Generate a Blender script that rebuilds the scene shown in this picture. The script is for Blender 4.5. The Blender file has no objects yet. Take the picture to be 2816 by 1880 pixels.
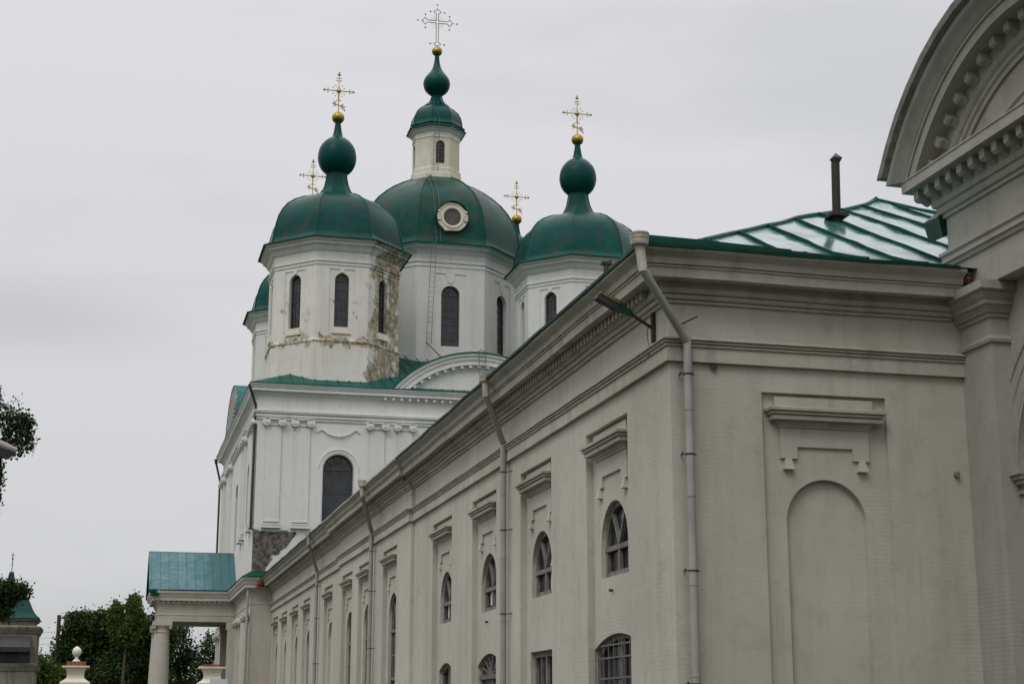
import bpy, bmesh, math, random
import numpy as np
from math import sin, cos, pi, radians, sqrt
from mathutils import Matrix, Vector
from mathutils.geometry import tessellate_polygon
random.seed(7)
C = bpy.context.scene.collection
SC = bpy.context.scene

# ------------------------------------------------------------------ camera
PITCH, AZ = math.atan(1040/4350.0), radians(14.27534)
cd = bpy.data.cameras.new('camera')
cam = bpy.data.objects.new('camera', cd); C.objects.link(cam)
cd.sensor_width = 36; cd.lens = 4350/2816*36
cd.clip_start = .1; cd.clip_end = 5000
cam.location = (0, 0, 1.6)
cam.rotation_euler = (pi/2+PITCH, 0, -AZ)
SC.camera = cam

# ------------------------------------------------------------------ overcast sky, weak wide sun, exposure
SUN_EL, SUN_AZ = radians(52), radians(222)
w = bpy.data.worlds.new('World'); SC.world = w; w.use_nodes = True
nt = w.node_tree; nt.nodes.clear()
out = nt.nodes.new('ShaderNodeOutputWorld'); bg = nt.nodes.new('ShaderNodeBackground')
sky = nt.nodes.new('ShaderNodeTexSky'); sky.sky_type = 'NISHITA'; sky.sun_disc = False
sky.sun_elevation = SUN_EL; sky.sun_rotation = SUN_AZ
tc = nt.nodes.new('ShaderNodeTexCoord')
mp = nt.nodes.new('ShaderNodeMapping'); mp.inputs['Scale'].default_value = (1.6, 1.6, 6.0)
nz = nt.nodes.new('ShaderNodeTexNoise'); nz.inputs['Scale'].default_value = 1.3; nz.inputs['Detail'].default_value = 5
nz.inputs['Roughness'].default_value = .5
rp = nt.nodes.new('ShaderNodeValToRGB')
rp.color_ramp.elements[0].position = .34; rp.color_ramp.elements[0].color = (6.2, 6.26, 6.42, 1)
rp.color_ramp.elements[1].position = .50; rp.color_ramp.elements[1].color = (7.2, 7.15, 7.38, 1)
mx = nt.nodes.new('ShaderNodeMix'); mx.data_type = 'RGBA'; mx.inputs[0].default_value = .965
nt.links.new(tc.outputs['Generated'], mp.inputs[0]); nt.links.new(mp.outputs[0], nz.inputs['Vector'])
nt.links.new(nz.outputs[0], rp.inputs[0]); nt.links.new(sky.outputs[0], mx.inputs[6])
sp = nt.nodes.new('ShaderNodeSeparateXYZ'); gr = nt.nodes.new('ShaderNodeValToRGB'); e = gr.color_ramp.elements
e[0].position = 0; e[0].color = (.88, .885, .88, 1); e[1].position = 1; e[1].color = (2.9, 2.88, 2.84, 1)
for p_, v_ in ((.22, (.95, .955, .95)), (.42, (1.04, 1.035, 1.045)), (.62, (1.5, 1.5, 1.49))): q_ = e.new(p_); q_.color = (*v_, 1)
ml = nt.nodes.new('ShaderNodeMix'); ml.data_type = 'RGBA'; ml.blend_type = 'MULTIPLY'; ml.inputs[0].default_value = 1
nt.links.new(tc.outputs['Generated'], sp.inputs[0]); nt.links.new(sp.outputs[2], gr.inputs[0])
nt.links.new(rp.outputs[0], ml.inputs[6]); nt.links.new(gr.outputs[0], ml.inputs[7])
m2 = nt.nodes.new('ShaderNodeMapping'); m2.inputs['Scale'].default_value = (1, .3, 3.6)
vd = nt.nodes.new('ShaderNodeVectorMath'); vd.operation = 'DISTANCE'; SM = (-.062, .965, .238); vd.inputs[1].default_value = (SM[0], SM[1]*.3, SM[2]*3.6)
nt.links.new(tc.outputs['Generated'], m2.inputs[0]); nt.links.new(m2.outputs[0], vd.inputs[0])
ad = nt.nodes.new('ShaderNodeMath'); ad.operation = 'MULTIPLY_ADD'; ad.inputs[1].default_value = .16; nt.links.new(nz.outputs[0], ad.inputs[0]); nt.links.new(vd.outputs['Value'], ad.inputs[2])
sr = nt.nodes.new('ShaderNodeMapRange'); sr.interpolation_type = 'SMOOTHSTEP'; sr.inputs[1].default_value = .09; sr.inputs[2].default_value = .22; sr.inputs[3].default_value = .86; sr.inputs[4].default_value = 1; nt.links.new(ad.outputs[0], sr.inputs[0])
m3 = nt.nodes.new('ShaderNodeVectorMath'); m3.operation = 'SCALE'; nt.links.new(ml.outputs[2], m3.inputs[0]); nt.links.new(sr.outputs[0], m3.inputs['Scale'])
nt.links.new(m3.outputs[0], mx.inputs[7]); nt.links.new(mx.outputs[2], bg.inputs[0])
bg.inputs[1].default_value = .1; nt.links.new(bg.outputs[0], out.inputs[0])
sl = bpy.data.lights.new('sun', 'SUN'); sl.energy = .9; sl.angle = radians(25); sl.color = (1, .97, .93)
sun = bpy.data.objects.new('sun', sl); C.objects.link(sun)
sun.rotation_euler = Vector((-sin(SUN_AZ)*cos(SUN_EL), -cos(SUN_AZ)*cos(SUN_EL), -sin(SUN_EL))).to_track_quat('-Z', 'Y').to_euler()
SC.view_settings.view_transform = 'Standard'; SC.view_settings.look = 'None'
SC.view_settings.exposure = 0; SC.view_settings.gamma = 1
SC.cycles.max_bounces = 6; SC.cycles.diffuse_bounces = 3

# ------------------------------------------------------------------ materials
class NT:
    def __init__(s, name):
        s.m = bpy.data.materials.new(name); s.m.use_nodes = True; s.t = s.m.node_tree
        s.b = s.t.nodes['Principled BSDF']; s.pos = s.t.nodes.new('ShaderNodeNewGeometry').outputs['Position']
    def n(s, ty, **kw):
        x = s.t.nodes.new('ShaderNode'+ty)
        for k, v in kw.items(): setattr(x, k, v)
        return x
    def set(s, i, v):
        if hasattr(v, 'is_output') or isinstance(v, bpy.types.NodeSocket): s.t.links.new(v, i)
        elif isinstance(v, (tuple, list)) and len(v) == 3 and i.type == 'RGBA': i.default_value = (*v, 1)
        else: i.default_value = v
    def math(s, op, a, b=0.0, c=0.0, clamp=False):
        x = s.n('Math', operation=op, use_clamp=clamp)
        for i, v in enumerate((a, b, c)): s.set(x.inputs[i], v)
        return x.outputs[0]
    def noise(s, sc, det=4, rough=.55, stretch=(1, 1, 1), off=(0, 0, 0)):
        m = s.n('Mapping'); s.set(m.inputs[0], s.pos); m.inputs['Scale'].default_value = stretch; m.inputs['Location'].default_value = off
        x = s.n('TexNoise'); s.set(x.inputs['Vector'], m.outputs[0])
        x.inputs['Scale'].default_value = sc; x.inputs['Detail'].default_value = det; x.inputs['Roughness'].default_value = rough
        return x.outputs[0]
    def mr(s, v, a, b, c=0.0, d=1.0):
        x = s.n('MapRange'); x.clamp = True
        for i, q in enumerate((v, a, b, c, d)): s.set(x.inputs[i], q)
        return x.outputs[0]
    def mix(s, f, a, b):
        x = s.n('Mix', data_type='RGBA'); s.set(x.inputs[0], f); s.set(x.inputs[6], a); s.set(x.inputs[7], b)
        return x.outputs[2]
    def xyz(s):
        x = s.n('SeparateXYZ'); s.set(x.inputs[0], s.pos); return x.outputs
    def bump(s, h, st=.3, dist=.02, prev=None):
        x = s.n('Bump'); x.inputs['Strength'].default_value = st; x.inputs['Distance'].default_value = dist
        s.set(x.inputs['Height'], h)
        if prev: s.set(x.inputs['Normal'], prev)
        return x.outputs[0]
    def fin(s, col, rough=.9, bump=None, metal=0.0, spec=.5):
        s.set(s.b.inputs['Base Color'], col); s.set(s.b.inputs['Roughness'], rough)
        s.b.inputs['Metallic'].default_value = metal; s.b.inputs['Specular IOR Level'].default_value = spec
        if bump: s.set(s.b.inputs['Normal'], bump)
        return s.m

def plaster(name, base, dirt, amount=.5, streak=.5, peel=None, peelcol=((.30, .27, .19), (.16, .13, .10))):
    a = NT(name)
    big = a.mr(a.noise(.22, 6, .6), .35, .72)
    sp = a.mr(a.noise(2.2, 8, .65), .52, .80)
    st = a.mr(a.noise(1.8, 6, .65, (1, 1, .07)), .50, .72)
    st = a.math('MAXIMUM', st, a.math('MULTIPLY', a.mr(a.noise(6.0, 5, .6, (1, 1, .05), (3, 1, 0)), .56, .72), a.mr(a.noise(.5, 3, .5, (1, 1, .6), (1, 5, 2)), .45, .62)))
    fine = a.noise(14, 4, .6)
    col = a.mix(a.math('MULTIPLY', big, amount*.55), base, dirt)
    col = a.mix(a.math('MULTIPLY', st, streak*.48), col, dirt)
    col = a.mix(a.math('MULTIPLY', sp, amount*.4), col, tuple(d*.75 for d in dirt))
    col = a.mix(a.mr(fine, .3, .7, 0, .10), col, tuple(min(1, b*1.2) for b in base))
    cr = a.mr(a.noise(.9, 10, .75, off=(5, 3, 1)), .497, .503)
    crk = a.math('MULTIPLY', a.math('MULTIPLY', cr, a.math('SUBTRACT', 1, cr)), a.mr(a.noise(.3, 2, off=(9, 9, 9)), .5, .7, 0, 2.0))
    col = a.mix(crk, col, tuple(d*.5 for d in dirt))
    h = a.math('ADD', a.math('MULTIPLY', a.noise(1.1, 6, .6), 1.0), a.math('MULTIPLY', fine, .22))
    zz = a.math('MULTIPLY', a.math('ADD', a.xyz()[2], a.math('MULTIPLY', a.noise(.7, 3, off=(1, 7, 3)), .05)), 12.5)
    crs = a.mr(a.math('ABSOLUTE', a.math('SUBTRACT', a.math('FRACT', zz), .5)), .30, .5)
    crs = a.math('MULTIPLY', crs, a.mr(a.noise(.6, 5, .6, off=(2, 2, 8)), .45, .65))
    h = a.math('SUBTRACT', h, a.math('MULTIPLY', crs, .09))
    col = a.mix(a.math('MULTIPLY', crs, .07), col, dirt)
    if peel:
        msk = peel(a)
        pn = a.noise(3.0, 6, .7, off=(3, 1, 2))
        pc = a.mix(a.mr(pn, .44, .56), peelcol[0], peelcol[1])
        halo = a.math('MULTIPLY', a.mr(msk, .34, .5), a.mr(pn, .35, .6, .15, .5))
        col = a.mix(halo, col, tuple(.55*b_+.45*p_ for b_, p_ in zip(base, peelcol[0])))
        edge = a.mr(msk, .5, .56)
        col = a.mix(edge, col, pc)
        h = a.math('SUBTRACT', h, a.math('MULTIPLY', edge, 1.6))
        h = a.math('ADD', h, a.math('MULTIPLY', a.math('MULTIPLY', edge, pn), 1.5))
    return a.fin(col, .92, a.bump(h, .55, .035), spec=.25)

def box_field(a, lims, soft):
    """1 inside a soft box given by (axis, lo, hi) limits, falling to 0 over `soft` metres"""
    p = a.xyz(); f = None
    for ax, lo, hi in lims:
        q = a.math('MULTIPLY', a.mr(p[ax], lo-soft, lo+soft), a.mr(p[ax], hi-soft, hi+soft, 1, 0))
        f = q if f is None else a.math('MULTIPLY', f, q)
    return f
def peel_drum(a):
    ledge = a.math('MULTIPLY', box_field(a, [(2, 24.40, 25.35)], .45), .36)
    right = a.math('MULTIPLY', box_field(a, [(0, 15.3, 19), (1, 90, 100.9), (2, 21, 32)], .6), .34)
    corner = a.math('MULTIPLY', box_field(a, [(0, 14.9, 15.9), (1, 90, 98.5), (2, 21, 30)], .5), .10)
    lowl = a.math('MULTIPLY', box_field(a, [(0, 9, 14.5), (2, 25.3, 28.2)], .8), .12)
    f = a.math('ADD', a.math('MAXIMUM', a.math('MAXIMUM', ledge, right), lowl), corner)
    n = a.noise(.95, 10, .74, (1, 1, .75), (0, 0, 4.2))
    return a.math('ADD', a.math('MULTIPLY', a.math('SUBTRACT', n, .5), 1.5), a.math('ADD', f, .24))
def peel_cube(a):
    p_ = a.xyz()
    f = box_field(a, [(0, 7.5, 11.2), (1, 95.5, 96.5), (2, 9.9, 12.75)], .22)
    f = a.math('MULTIPLY', f, a.mr(a.math('ADD', p_[0], a.math('MULTIPLY', a.math('SUBTRACT', 12.75, p_[2]), .85)), 11.0, 11.5, 1, 0))
    f2 = a.math('MULTIPLY', box_field(a, [(0, 7.0, 8.7), (1, 94, 126)], .3), .10)
    n = a.noise(.85, 9, .7, (1, 1, .8), (2, 0, 1))
    return a.math('ADD', a.math('MULTIPLY', a.math('SUBTRACT', n, .5), 1.9), a.math('ADD', a.math('MULTIPLY', f, .72), a.math('ADD', f2, .04)))
def peel_small(a):
    return a.math('ADD', a.math('MULTIPLY', a.math('SUBTRACT', a.noise(1.3, 8, .7, off=(7, 2, 5)), .5), 1.0), .29)

M = {}
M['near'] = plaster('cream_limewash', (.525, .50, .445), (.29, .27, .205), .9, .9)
M['tower'] = plaster('dark_tower_limewash', (.39, .372, .342), (.21, .195, .16), .8, .8)  # limewash in a darker tone for the tower
M['towerm'] = plaster('dark_tower_moulding', (.37, .352, .318), (.17, .155, .12), .9, 1.2)
M['band'] = plaster('cream_moulding_limewash', (.485, .46, .405), (.20, .185, .13), .9, 1.3)
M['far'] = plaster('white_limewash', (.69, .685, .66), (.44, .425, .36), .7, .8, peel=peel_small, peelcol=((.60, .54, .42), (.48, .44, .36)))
M['drumpeel'] = plaster('peeling_white_limewash', (.69, .68, .645), (.44, .405, .32), .8, 1.0, peel=peel_drum, peelcol=((.43, .38, .27), (.20, .165, .12)))
M['cubepeel'] = plaster('white_limewash_over_masonry', (.69, .685, .665), (.44, .425, .37), .45, .6, peel=peel_cube, peelcol=((.17, .15, .13), (.065, .055, .047)))
M['grubby'] = plaster('grubby_weathered_limewash', (.29, .275, .23), (.05, .048, .035), 1.6, 2.2)
M['yellowed'] = plaster('yellowed_limewash', (.72, .69, .58), (.46, .40, .26), .9, .9)
M['lanternw'] = plaster('lantern_limewash', (.66, .65, .59), (.44, .37, .17), 1.1, 1.5)

def green_paint(name, c1, c2, c3, rough=.36, patch=.5, spec=.10):
    a = NT(name)
    n1 = a.noise(.55, 7, .65); n2 = a.noise(2.3, 6, .6, (1, 1, .35)); n3 = a.noise(1.0, 9, .72, off=(4, 8, 1))
    col = a.mix(a.mr(n1, .35, .68), c1, c2)
    col = a.mix(a.math('MULTIPLY', a.mr(n3, .48, .66), patch*.8, clamp=True), col, c3)
    col = a.mix(a.math('MULTIPLY', a.mr(n2, .55, .75), .35), col, tuple(v*1.5 for v in c2))
    z = a.xyz()[2]
    sheet = a.math('FRACT', a.math('MULTIPLY', z, 1.25))
    line = a.mr(sheet, .0, .035, 1, 0)
    h = a.math('ADD', a.math('MULTIPLY', a.noise(.8, 4, .55), 1.0), a.math('MULTIPLY', line, .18))
    col = a.mix(a.math('MULTIPLY', line, .35), col, tuple(v*.4 for v in c1))
    r = a.math('ADD', rough, a.math('MULTIPLY', a.mr(n3, .4, .7), .22))
    return a.fin(col, r, a.bump(h, .45, .05), spec=spec)
M['dome'] = green_paint('green_dome_paint', (.001, .044, .038), (.003, .068, .058), (.050, .048, .032), .26, 1.0)
M['domeold'] = green_paint('worn_green_dome_paint', (.001, .042, .032), (.004, .066, .048), (.055, .046, .034), .28, 1.2)
M['onion'] = green_paint('green_onion_paint', (.001, .042, .036), (.003, .058, .048), (.006, .035, .035), .27, .3)
M['eave'] = green_paint('dark_green_eave_metal', (.003, .040, .028), (.008, .06, .045), (.02, .03, .02), .45, .6)
M['trim'] = green_paint('blue_green_flashing', (.006, .10, .095), (.015, .15, .14), (.02, .05, .05), .4, .5)
M['churchroof'] = green_paint('green_church_roof', (.003, .055, .040), (.007, .085, .064), (.02, .08, .075), .4, .5)

def wet_roof():
    a = NT('wet_green_roof')
    n = a.noise(.5, 5, .6, (1, .35, 1)); n2 = a.noise(1.6, 7, .65, (1, .5, 1), (3, 3, 3))
    col = a.mix(a.mr(n, .4, .65), (.04, .15, .135), (.10, .22, .21))
    col = a.mix(a.mr(n2, .50, .66), col, (.010, .065, .055))
    h = a.noise(.55, 4, .5, (1, .5, 1)); h2 = a.noise(2.6, 4, .5, (.6, 1.6, 1))
    y = a.xyz()[1]
    line = a.mr(a.math('FRACT', a.math('ADD', a.math('MULTIPLY', y, .46), a.math('MULTIPLY', a.noise(.3, 1), .25))), .0, .02, 1, 0)
    hh = a.math('ADD', a.math('ADD', h, a.math('MULTIPLY', h2, .15)), a.math('MULTIPLY', line, .15))
    r = a.mr(n2, .42, .68, .12, .36)
    a.b.inputs['Coat Weight'].default_value = .45; a.b.inputs['Coat Roughness'].default_value = .12
    return a.fin(col, r, a.bump(hh, .14, .05), spec=1.0)
M['wet'] = wet_roof()
def flat(name, c, rough=.6, metal=0.0, var=.3, spec=.5, sc=4):
    a = NT(name); n = a.noise(sc, 6, .6)
    return a.fin(a.mix(a.mr(n, .3, .7), tuple(v*(1-var) for v in c), tuple(v*(1+var) for v in c)), rough, a.bump(a.noise(sc*3, 3), .15, .01), metal, spec)
M['seam'] = flat('roof_seam_paint', (.003, .038, .028), .8, spec=.08)
M['gold'] = flat('gilded_metal', (.30, .22, .045), .4, 1.0, .18)
M['goldcross'] = flat('dull_gilt_iron', (.42, .34, .13), .5, .7, .2)
M['silver'] = flat('pale_cross_metal', (.30, .245, .15), .5, .5, .2)
M['dark'] = flat('dark_iron', (.028, .026, .026), .6)
M['iron'] = flat('grey_window_iron', (.12, .115, .11), .7)
M['frame'] = flat('weathered_grey_wood', (.17, .155, .14), .8, var=.4)
M['dframe'] = flat('brown_window_frame', (.085, .065, .055), .7, var=.3)
M['zinc'] = flat('painted_downpipe', (.31, .295, .28), .6, var=.18, sc=1.5)
M['funnel'] = flat('cream_funnel_paint', (.38, .365, .31), .6, var=.3)
M['rust'] = flat('rusty_metal', (.05, .026, .018), .8, var=.5, sc=8)
M['sootpipe'] = flat('sooty_brown_pipe', (.018, .010, .009), .7, var=.4, sc=6)
M['moss'] = flat('mossy_lamp_metal', (.13, .12, .045), .8, var=.5, sc=9)
M['green_box'] = flat('dark_green_sheet', (.004, .05, .035), .5)
M['white'] = flat('pale_patch_white', (.72, .72, .70), .8, var=.1)
M['board'] = flat('pale_board_paint', (.55, .62, .66), .7, var=.06)
M['wood'] = flat('dark_pole_wood', (.045, .038, .03), .9)
M['bark'] = flat('tree_bark', (.07, .055, .04), .95, var=.5)
M['birch'] = flat('birch_bark', (.45, .44, .41), .8, var=.5, sc=6)
def glass(name, c=(.012, .016, .02), r=.12):
    a = NT(name); n = a.noise(1.2, 4)
    return a.fin(a.mix(a.mr(n, .4, .7), c, tuple(v*2.6+.006 for v in c)), r, a.bump(a.noise(2.2, 2), .12, .02), spec=.5)
M['glass'] = glass('dark_window_glass')
M['opshade'] = glass('opening_shade_tone', (.03, .034, .036), .3)
def bricks():
    a = NT('red_brick'); b = a.n('TexBrick'); a.set(b.inputs['Vector'], a.pos)
    b.inputs['Color1'].default_value = (.24, .07, .035, 1); b.inputs['Color2'].default_value = (.15, .05, .03, 1)
    b.inputs['Mortar'].default_value = (.25, .2, .16, 1); b.inputs['Scale'].default_value = 3
    return a.fin(b.outputs[0], .95, a.bump(a.noise(7, 5), .8, .05))
M['brick'] = bricks()
def sheets():
    a = NT('turquoise_sheet_roof')
    p = a.xyz()
    cx = a.math('MULTIPLY', p[0], 1.75); cz = a.math('MULTIPLY', p[2], 1.5)
    def cell(ox, oz, s):
        v = a.n('TexWhiteNoise', noise_dimensions='2D'); c = a.n('CombineXYZ')
        a.set(c.inputs[0], a.math('FLOOR', a.math('ADD', cx, ox))); a.set(c.inputs[1], a.math('FLOOR', a.math('ADD', cz, oz))); a.set(v.inputs[0], c.outputs[0])
        return v.outputs[0]
    w1 = cell(0, 0, 1)
    n = a.noise(.9, 6, .7, (1, 1, 1.6)); n2 = a.noise(4, 5, .6, (.5, 1, 2))
    col = a.mix(a.math('ADD', a.math('MULTIPLY', w1, .55), a.mr(n, .35, .7, 0, .45)), (.010, .11, .13), (.13, .21, .22))
    col = a.mix(a.mr(n2, .46, .64, 0, .75), col, (.014, .16, .20))
    col = a.mix(a.mr(a.noise(2.2, 7, .7, (1, 1, 2.5), (5, 5, 5)), .52, .62, 0, .6), col, (.17, .235, .24))
    dark = a.mr(a.math('ADD', p[0], a.math('MULTIPLY', n, 1.6)), 7.2, 7.6)
    col = a.mix(dark, col, (.035, .115, .125))
    l1 = a.mr(a.math('FRACT', cx), .02, .10, 1, 0); l2 = a.mr(a.math('FRACT', cz), .02, .10, 1, 0)
    ln = a.math('MAXIMUM', l1, a.math('MULTIPLY', l2, .6))
    col = a.mix(a.math('MULTIPLY', ln, .7), col, (.012, .07, .08))
    return a.fin(col, .5, a.bump(a.math('ADD', ln, a.math('MULTIPLY', n, 1.2)), .3, .04), spec=.35)
M['sheets'] = sheets()
def leafmat(name, c1, c2, c3, trans=.25):
    a = NT(name); n = a.noise(.55, 3, .5); n2 = a.noise(3.0, 3, .5)
    oi = a.n('NewGeometry').outputs['Random Per Island']
    col = a.mix(a.mr(n, .35, .65), c1, c2); col = a.mix(a.mr(n2, .45, .7, 0, .7), col, c3)
    col = a.mix(a.math('MULTIPLY', oi, .45), col, tuple(v*.45 for v in c1))
    a.fin(col, .6, spec=.3)
    t = a.n('BsdfTranslucent'); a.set(t.inputs[0], col); mxs = a.n('MixShader'); mxs.inputs[0].default_value = trans
    a.t.links.new(a.b.outputs[0], mxs.inputs[1]); a.t.links.new(t.outputs[0], mxs.inputs[2])
    a.t.links.new(mxs.outputs[0], a.t.nodes['Material Output'].inputs[0]); return a.m
M['leaf'] = leafmat('dark_leaves', (.018, .038, .008), (.036, .070, .012), (.062, .105, .018))
M['leafl'] = leafmat('bright_leaves', (.055, .10, .014), (.095, .15, .022), (.13, .18, .03), .35)
M['leafb'] = leafmat('birch_leaves', (.022, .045, .014), (.035, .068, .018), (.05, .09, .025), .3)
def grass():
    a = NT('grass_ground'); n = a.noise(.4, 6); n2 = a.noise(9, 5)
    return a.fin(a.mix(a.mr(n, .35, .65), (.020, .034, .010), (.034, .043, .018)), .95, a.bump(n2, .8, .05))
M['grass'] = grass()
M['asphalt'] = flat('wet_asphalt', (.05, .05, .052), .6, var=.3, sc=6)

# ------------------------------------------------------------------ mesh helpers
class MB:
    def __init__(s, T=None): s.v = []; s.f = []; s.T = T or Matrix()
    def add(s, vs, fs):
        o = len(s.v); s.v += [tuple(s.T @ Vector(p)) for p in vs]; s.f += [tuple(i+o for i in f) for f in fs]
    def box(s, x0, y0, z0, x1, y1, z1):
        s.add([(x0, y0, z0), (x1, y0, z0), (x1, y1, z0), (x0, y1, z0), (x0, y0, z1), (x1, y0, z1), (x1, y1, z1), (x0, y1, z1)],
              [(0, 3, 2, 1), (4, 5, 6, 7), (0, 1, 5, 4), (1, 2, 6, 5), (2, 3, 7, 6), (3, 0, 4, 7)])
    def slab(s, outer, holes, y0, y1):
        """polygon in local x,z with holes, thick from y0 (outside) to y1 (inside)"""
        loops = [outer]+holes; flatp = [p for l in loops for p in l]
        tris = tessellate_polygon([[Vector((p[0], p[1], 0)) for p in l] for l in loops]); n = len(flatp)
        vs = [(p[0], y0, p[1]) for p in flatp]+[(p[0], y1, p[1]) for p in flatp]
        fs = [tuple(t) for t in tris]+[tuple(i+n for i in reversed(t)) for t in tris]
        o = 0
        for l in loops:
            k = len(l)
            for i in range(k): a, b = o+i, o+(i+1) % k; fs.append((a, b, b+n, a+n))
            o += k
        s.add(vs, fs)
    def tube(s, p, q, r, r2=None, n=8, cap=True):
        p, q = Vector(p), Vector(q); d = (q-p).normalized(); a = d.orthogonal().normalized(); b = d.cross(a); r2 = r if r2 is None else r2
        vs = [tuple(p+(a*cos(2*pi*i/n)+b*sin(2*pi*i/n))*r) for i in range(n)]+[tuple(q+(a*cos(2*pi*i/n)+b*sin(2*pi*i/n))*r2) for i in range(n)]
        fs = [(i, (i+1) % n, (i+1) % n+n, i+n) for i in range(n)]
        if cap: fs += [tuple(range(n-1, -1, -1)), tuple(range(n, 2*n))]
        s.add(vs, fs)
    def chain(s, pts, r, n=8):
        rings = []
        P = [Vector(p) for p in pts]; up = None
        for i, p in enumerate(P):
            d = ((P[min(i+1, len(P)-1)]-P[max(i-1, 0)])).normalized()
            a = d.orthogonal().normalized() if up is None else (up-d*up.dot(d)).normalized(); up = a; b = d.cross(a)
            rr = r[i] if isinstance(r, (list, tuple)) else r
            rings.append([tuple(p+(a*cos(2*pi*k/n)+b*sin(2*pi*k/n))*rr) for k in range(n)])
        vs = [v for g in rings for v in g]; fs = []
        for i in range(len(P)-1):
            for k in range(n): a_, b_ = i*n+k, i*n+(k+1) % n; fs.append((a_, b_, b_+n, a_+n))
        fs += [tuple(range(n-1, -1, -1)), tuple(range((len(P)-1)*n, len(P)*n))]
        s.add(vs, fs)
    def lathe(s, cx, cy, prof, n=32, ph=0.0):
        vs = []; fs = []
        for r, z in prof:
            for i in range(n): a = ph+2*pi*i/n; vs.append((cx+r*cos(a), cy+r*sin(a), z))
        for j in range(len(prof)-1):
            for i in range(n): a, b = j*n+i, j*n+(i+1) % n; fs.append((a, b, b+n, a+n))
        s.add(vs, fs)
    def sphere(s, c, r, n=10, sq=1):
        pr = [(r*sin(pi*j/(n//2+1)), c[2]-r*sq*cos(pi*j/(n//2+1))) for j in range(0, n//2+2)]
        pr[0] = (r*.01, pr[0][1]); pr[-1] = (r*.01, pr[-1][1]); s.lathe(c[0], c[1], pr, n)
    def facets(s, cx, cy, prof, n=8, ph=pi/8, ridge=.05, wob=0):
        """n separate flat-sided strips; prof holds apothems"""
        k = cos(pi/n)
        for i in range(n):
            a0, a1 = ph+2*pi*i/n, ph+2*pi*(i+1)/n; vs = []; fs = []; m = 5
            for r, z in prof:
                R = r/k; p0 = (cx+R*cos(a0), cy+R*sin(a0)); p1 = (cx+R*cos(a1), cy+R*sin(a1))
                for j in range(m):
                    t = j/(m-1); g = random.uniform(-wob, wob) if 0 < j < m-1 else 0
                    vs.append((p0[0]+(p1[0]-p0[0])*t+g*cos((a0+a1)/2), p0[1]+(p1[1]-p0[1])*t+g*sin((a0+a1)/2), z))
            for q in range(len(prof)-1):
                for j in range(m-1): a = q*m+j; fs.append((a, a+1, a+1+m, a+m))
            s.add(vs, fs)
            if ridge: s.chain([(cx+r/k*cos(a0), cy+r/k*sin(a0), z) for r, z in prof], ridge, 6)
    def sweep(s, path, prof, closed=False, wob=0.0, step=2.0):
        """sweep (offset, z) profile along a plan path; offset goes to the left of the walking direction"""
        n = len(path); P = [Vector(p) for p in path]; sg = []
        for i in range(n if closed else n-1): sg.append((P[(i+1) % n]-P[i]).normalized())
        nr = [Vector((-d.y, d.x)) for d in sg]; mit = []
        for i in range(n):
            if closed: a, b = nr[i-1], nr[i]
            else: a, b = nr[max(i-1, 0)], nr[min(i, n-2)]
            m = (a+b); m = m/ (m.dot(a) if abs(m.dot(a)) > 1e-6 else 1); mit.append(m)
        pts = []
        for i in range(n if closed else n-1):
            L = (P[(i+1) % n]-P[i]).length; k = max(1, int(L/step)) if wob else 1
            for j in range(k):
                t = j/k; pts.append((P[i].lerp(P[(i+1) % n], t), mit[i] if j == 0 else nr[i], 0 if j == 0 else 1))
        if not closed: pts.append((P[-1], mit[-1], 0))
        m = len(prof); vs = []; fs = []
        for p, q, fl in pts:
            dz = random.uniform(-wob, wob) if fl else 0; do = random.uniform(-wob, wob) if fl else 0
            for o, z in prof: vs.append((p.x+q.x*(o+do*(1 if o > .04 else 0)), p.y+q.y*(o+do*(1 if o > .04 else 0)), z+dz))
        N = len(pts)
        for i in range(N if closed else N-1):
            for j in range(m-1): a = i*m+j; b = ((i+1) % N)*m+j; fs.append((a, b, b+1, a+1))
        s.add(vs, fs)
        if not closed:
            s.add(vs[:m], [tuple(range(m))]); s.add(vs[-m:], [tuple(range(m-1, -1, -1))])
    def arcsweep(s, cx, cz, prof, a0, a1, n=24, wob=0, foot=None):
        """prof of (out, radius); out is towards the viewer (local -y); angle from the vertical"""
        m = len(prof); vs = []; fs = []
        for i in range(n+1):
            a = a0+(a1-a0)*i/n; g = random.uniform(-wob, wob)
            for o, r in prof:
                b = a if foot is None else (2*i/n-1)*math.acos((foot-cz)/r)
                vs.append((cx+(r+g)*sin(b), -o, cz+(r+g)*cos(b)))
        for i in range(n):
            for j in range(m-1): q = i*m+j; fs.append((q, q+1, q+1+m, q+m))
        s.add(vs, fs); s.add(vs[:m], [tuple(range(m))]); s.add(vs[-m:], [tuple(range(m-1, -1, -1))])
    def build(s, name, mat, parent=None, smooth=False, auto=None, bevel=0):
        me = bpy.data.meshes.new(name); me.from_pydata(s.v, [], s.f); me.validate()
        bm = bmesh.new(); bm.from_mesh(me); bmesh.ops.recalc_face_normals(bm, faces=bm.faces); bm.to_mesh(me); bm.free()
        me.materials.append(mat)
        if smooth or auto:
            me.polygons.foreach_set('use_smooth', [True]*len(me.polygons))
            if auto: me.set_sharp_from_angle(angle=radians(auto))
        o = bpy.data.objects.new(name, me); C.objects.link(o)
        if parent is not None:
            o.parent = parent; p = Vector()
            q = parent
            while q is not None: p += q.location; q = q.parent
            o.location = -p
        return o
def thing(name, label, cat, loc, group=None):
    o = bpy.data.objects.new(name, None); C.objects.link(o); o.location = loc; o.empty_display_size = .5
    o['label'] = label; o['category'] = cat
    if group: o['group'] = group
    return o
def absloc(o):
    p = Vector()
    while o is not None: p += o.location; o = o.parent
    return p
def place(o, parent, loc, rz=0.0):
    """put an object built round its own origin at a world point under a parent"""
    o.parent = parent; o.location = Vector(loc)-absloc(parent); o.rotation_euler = (0, 0, rz)
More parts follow.
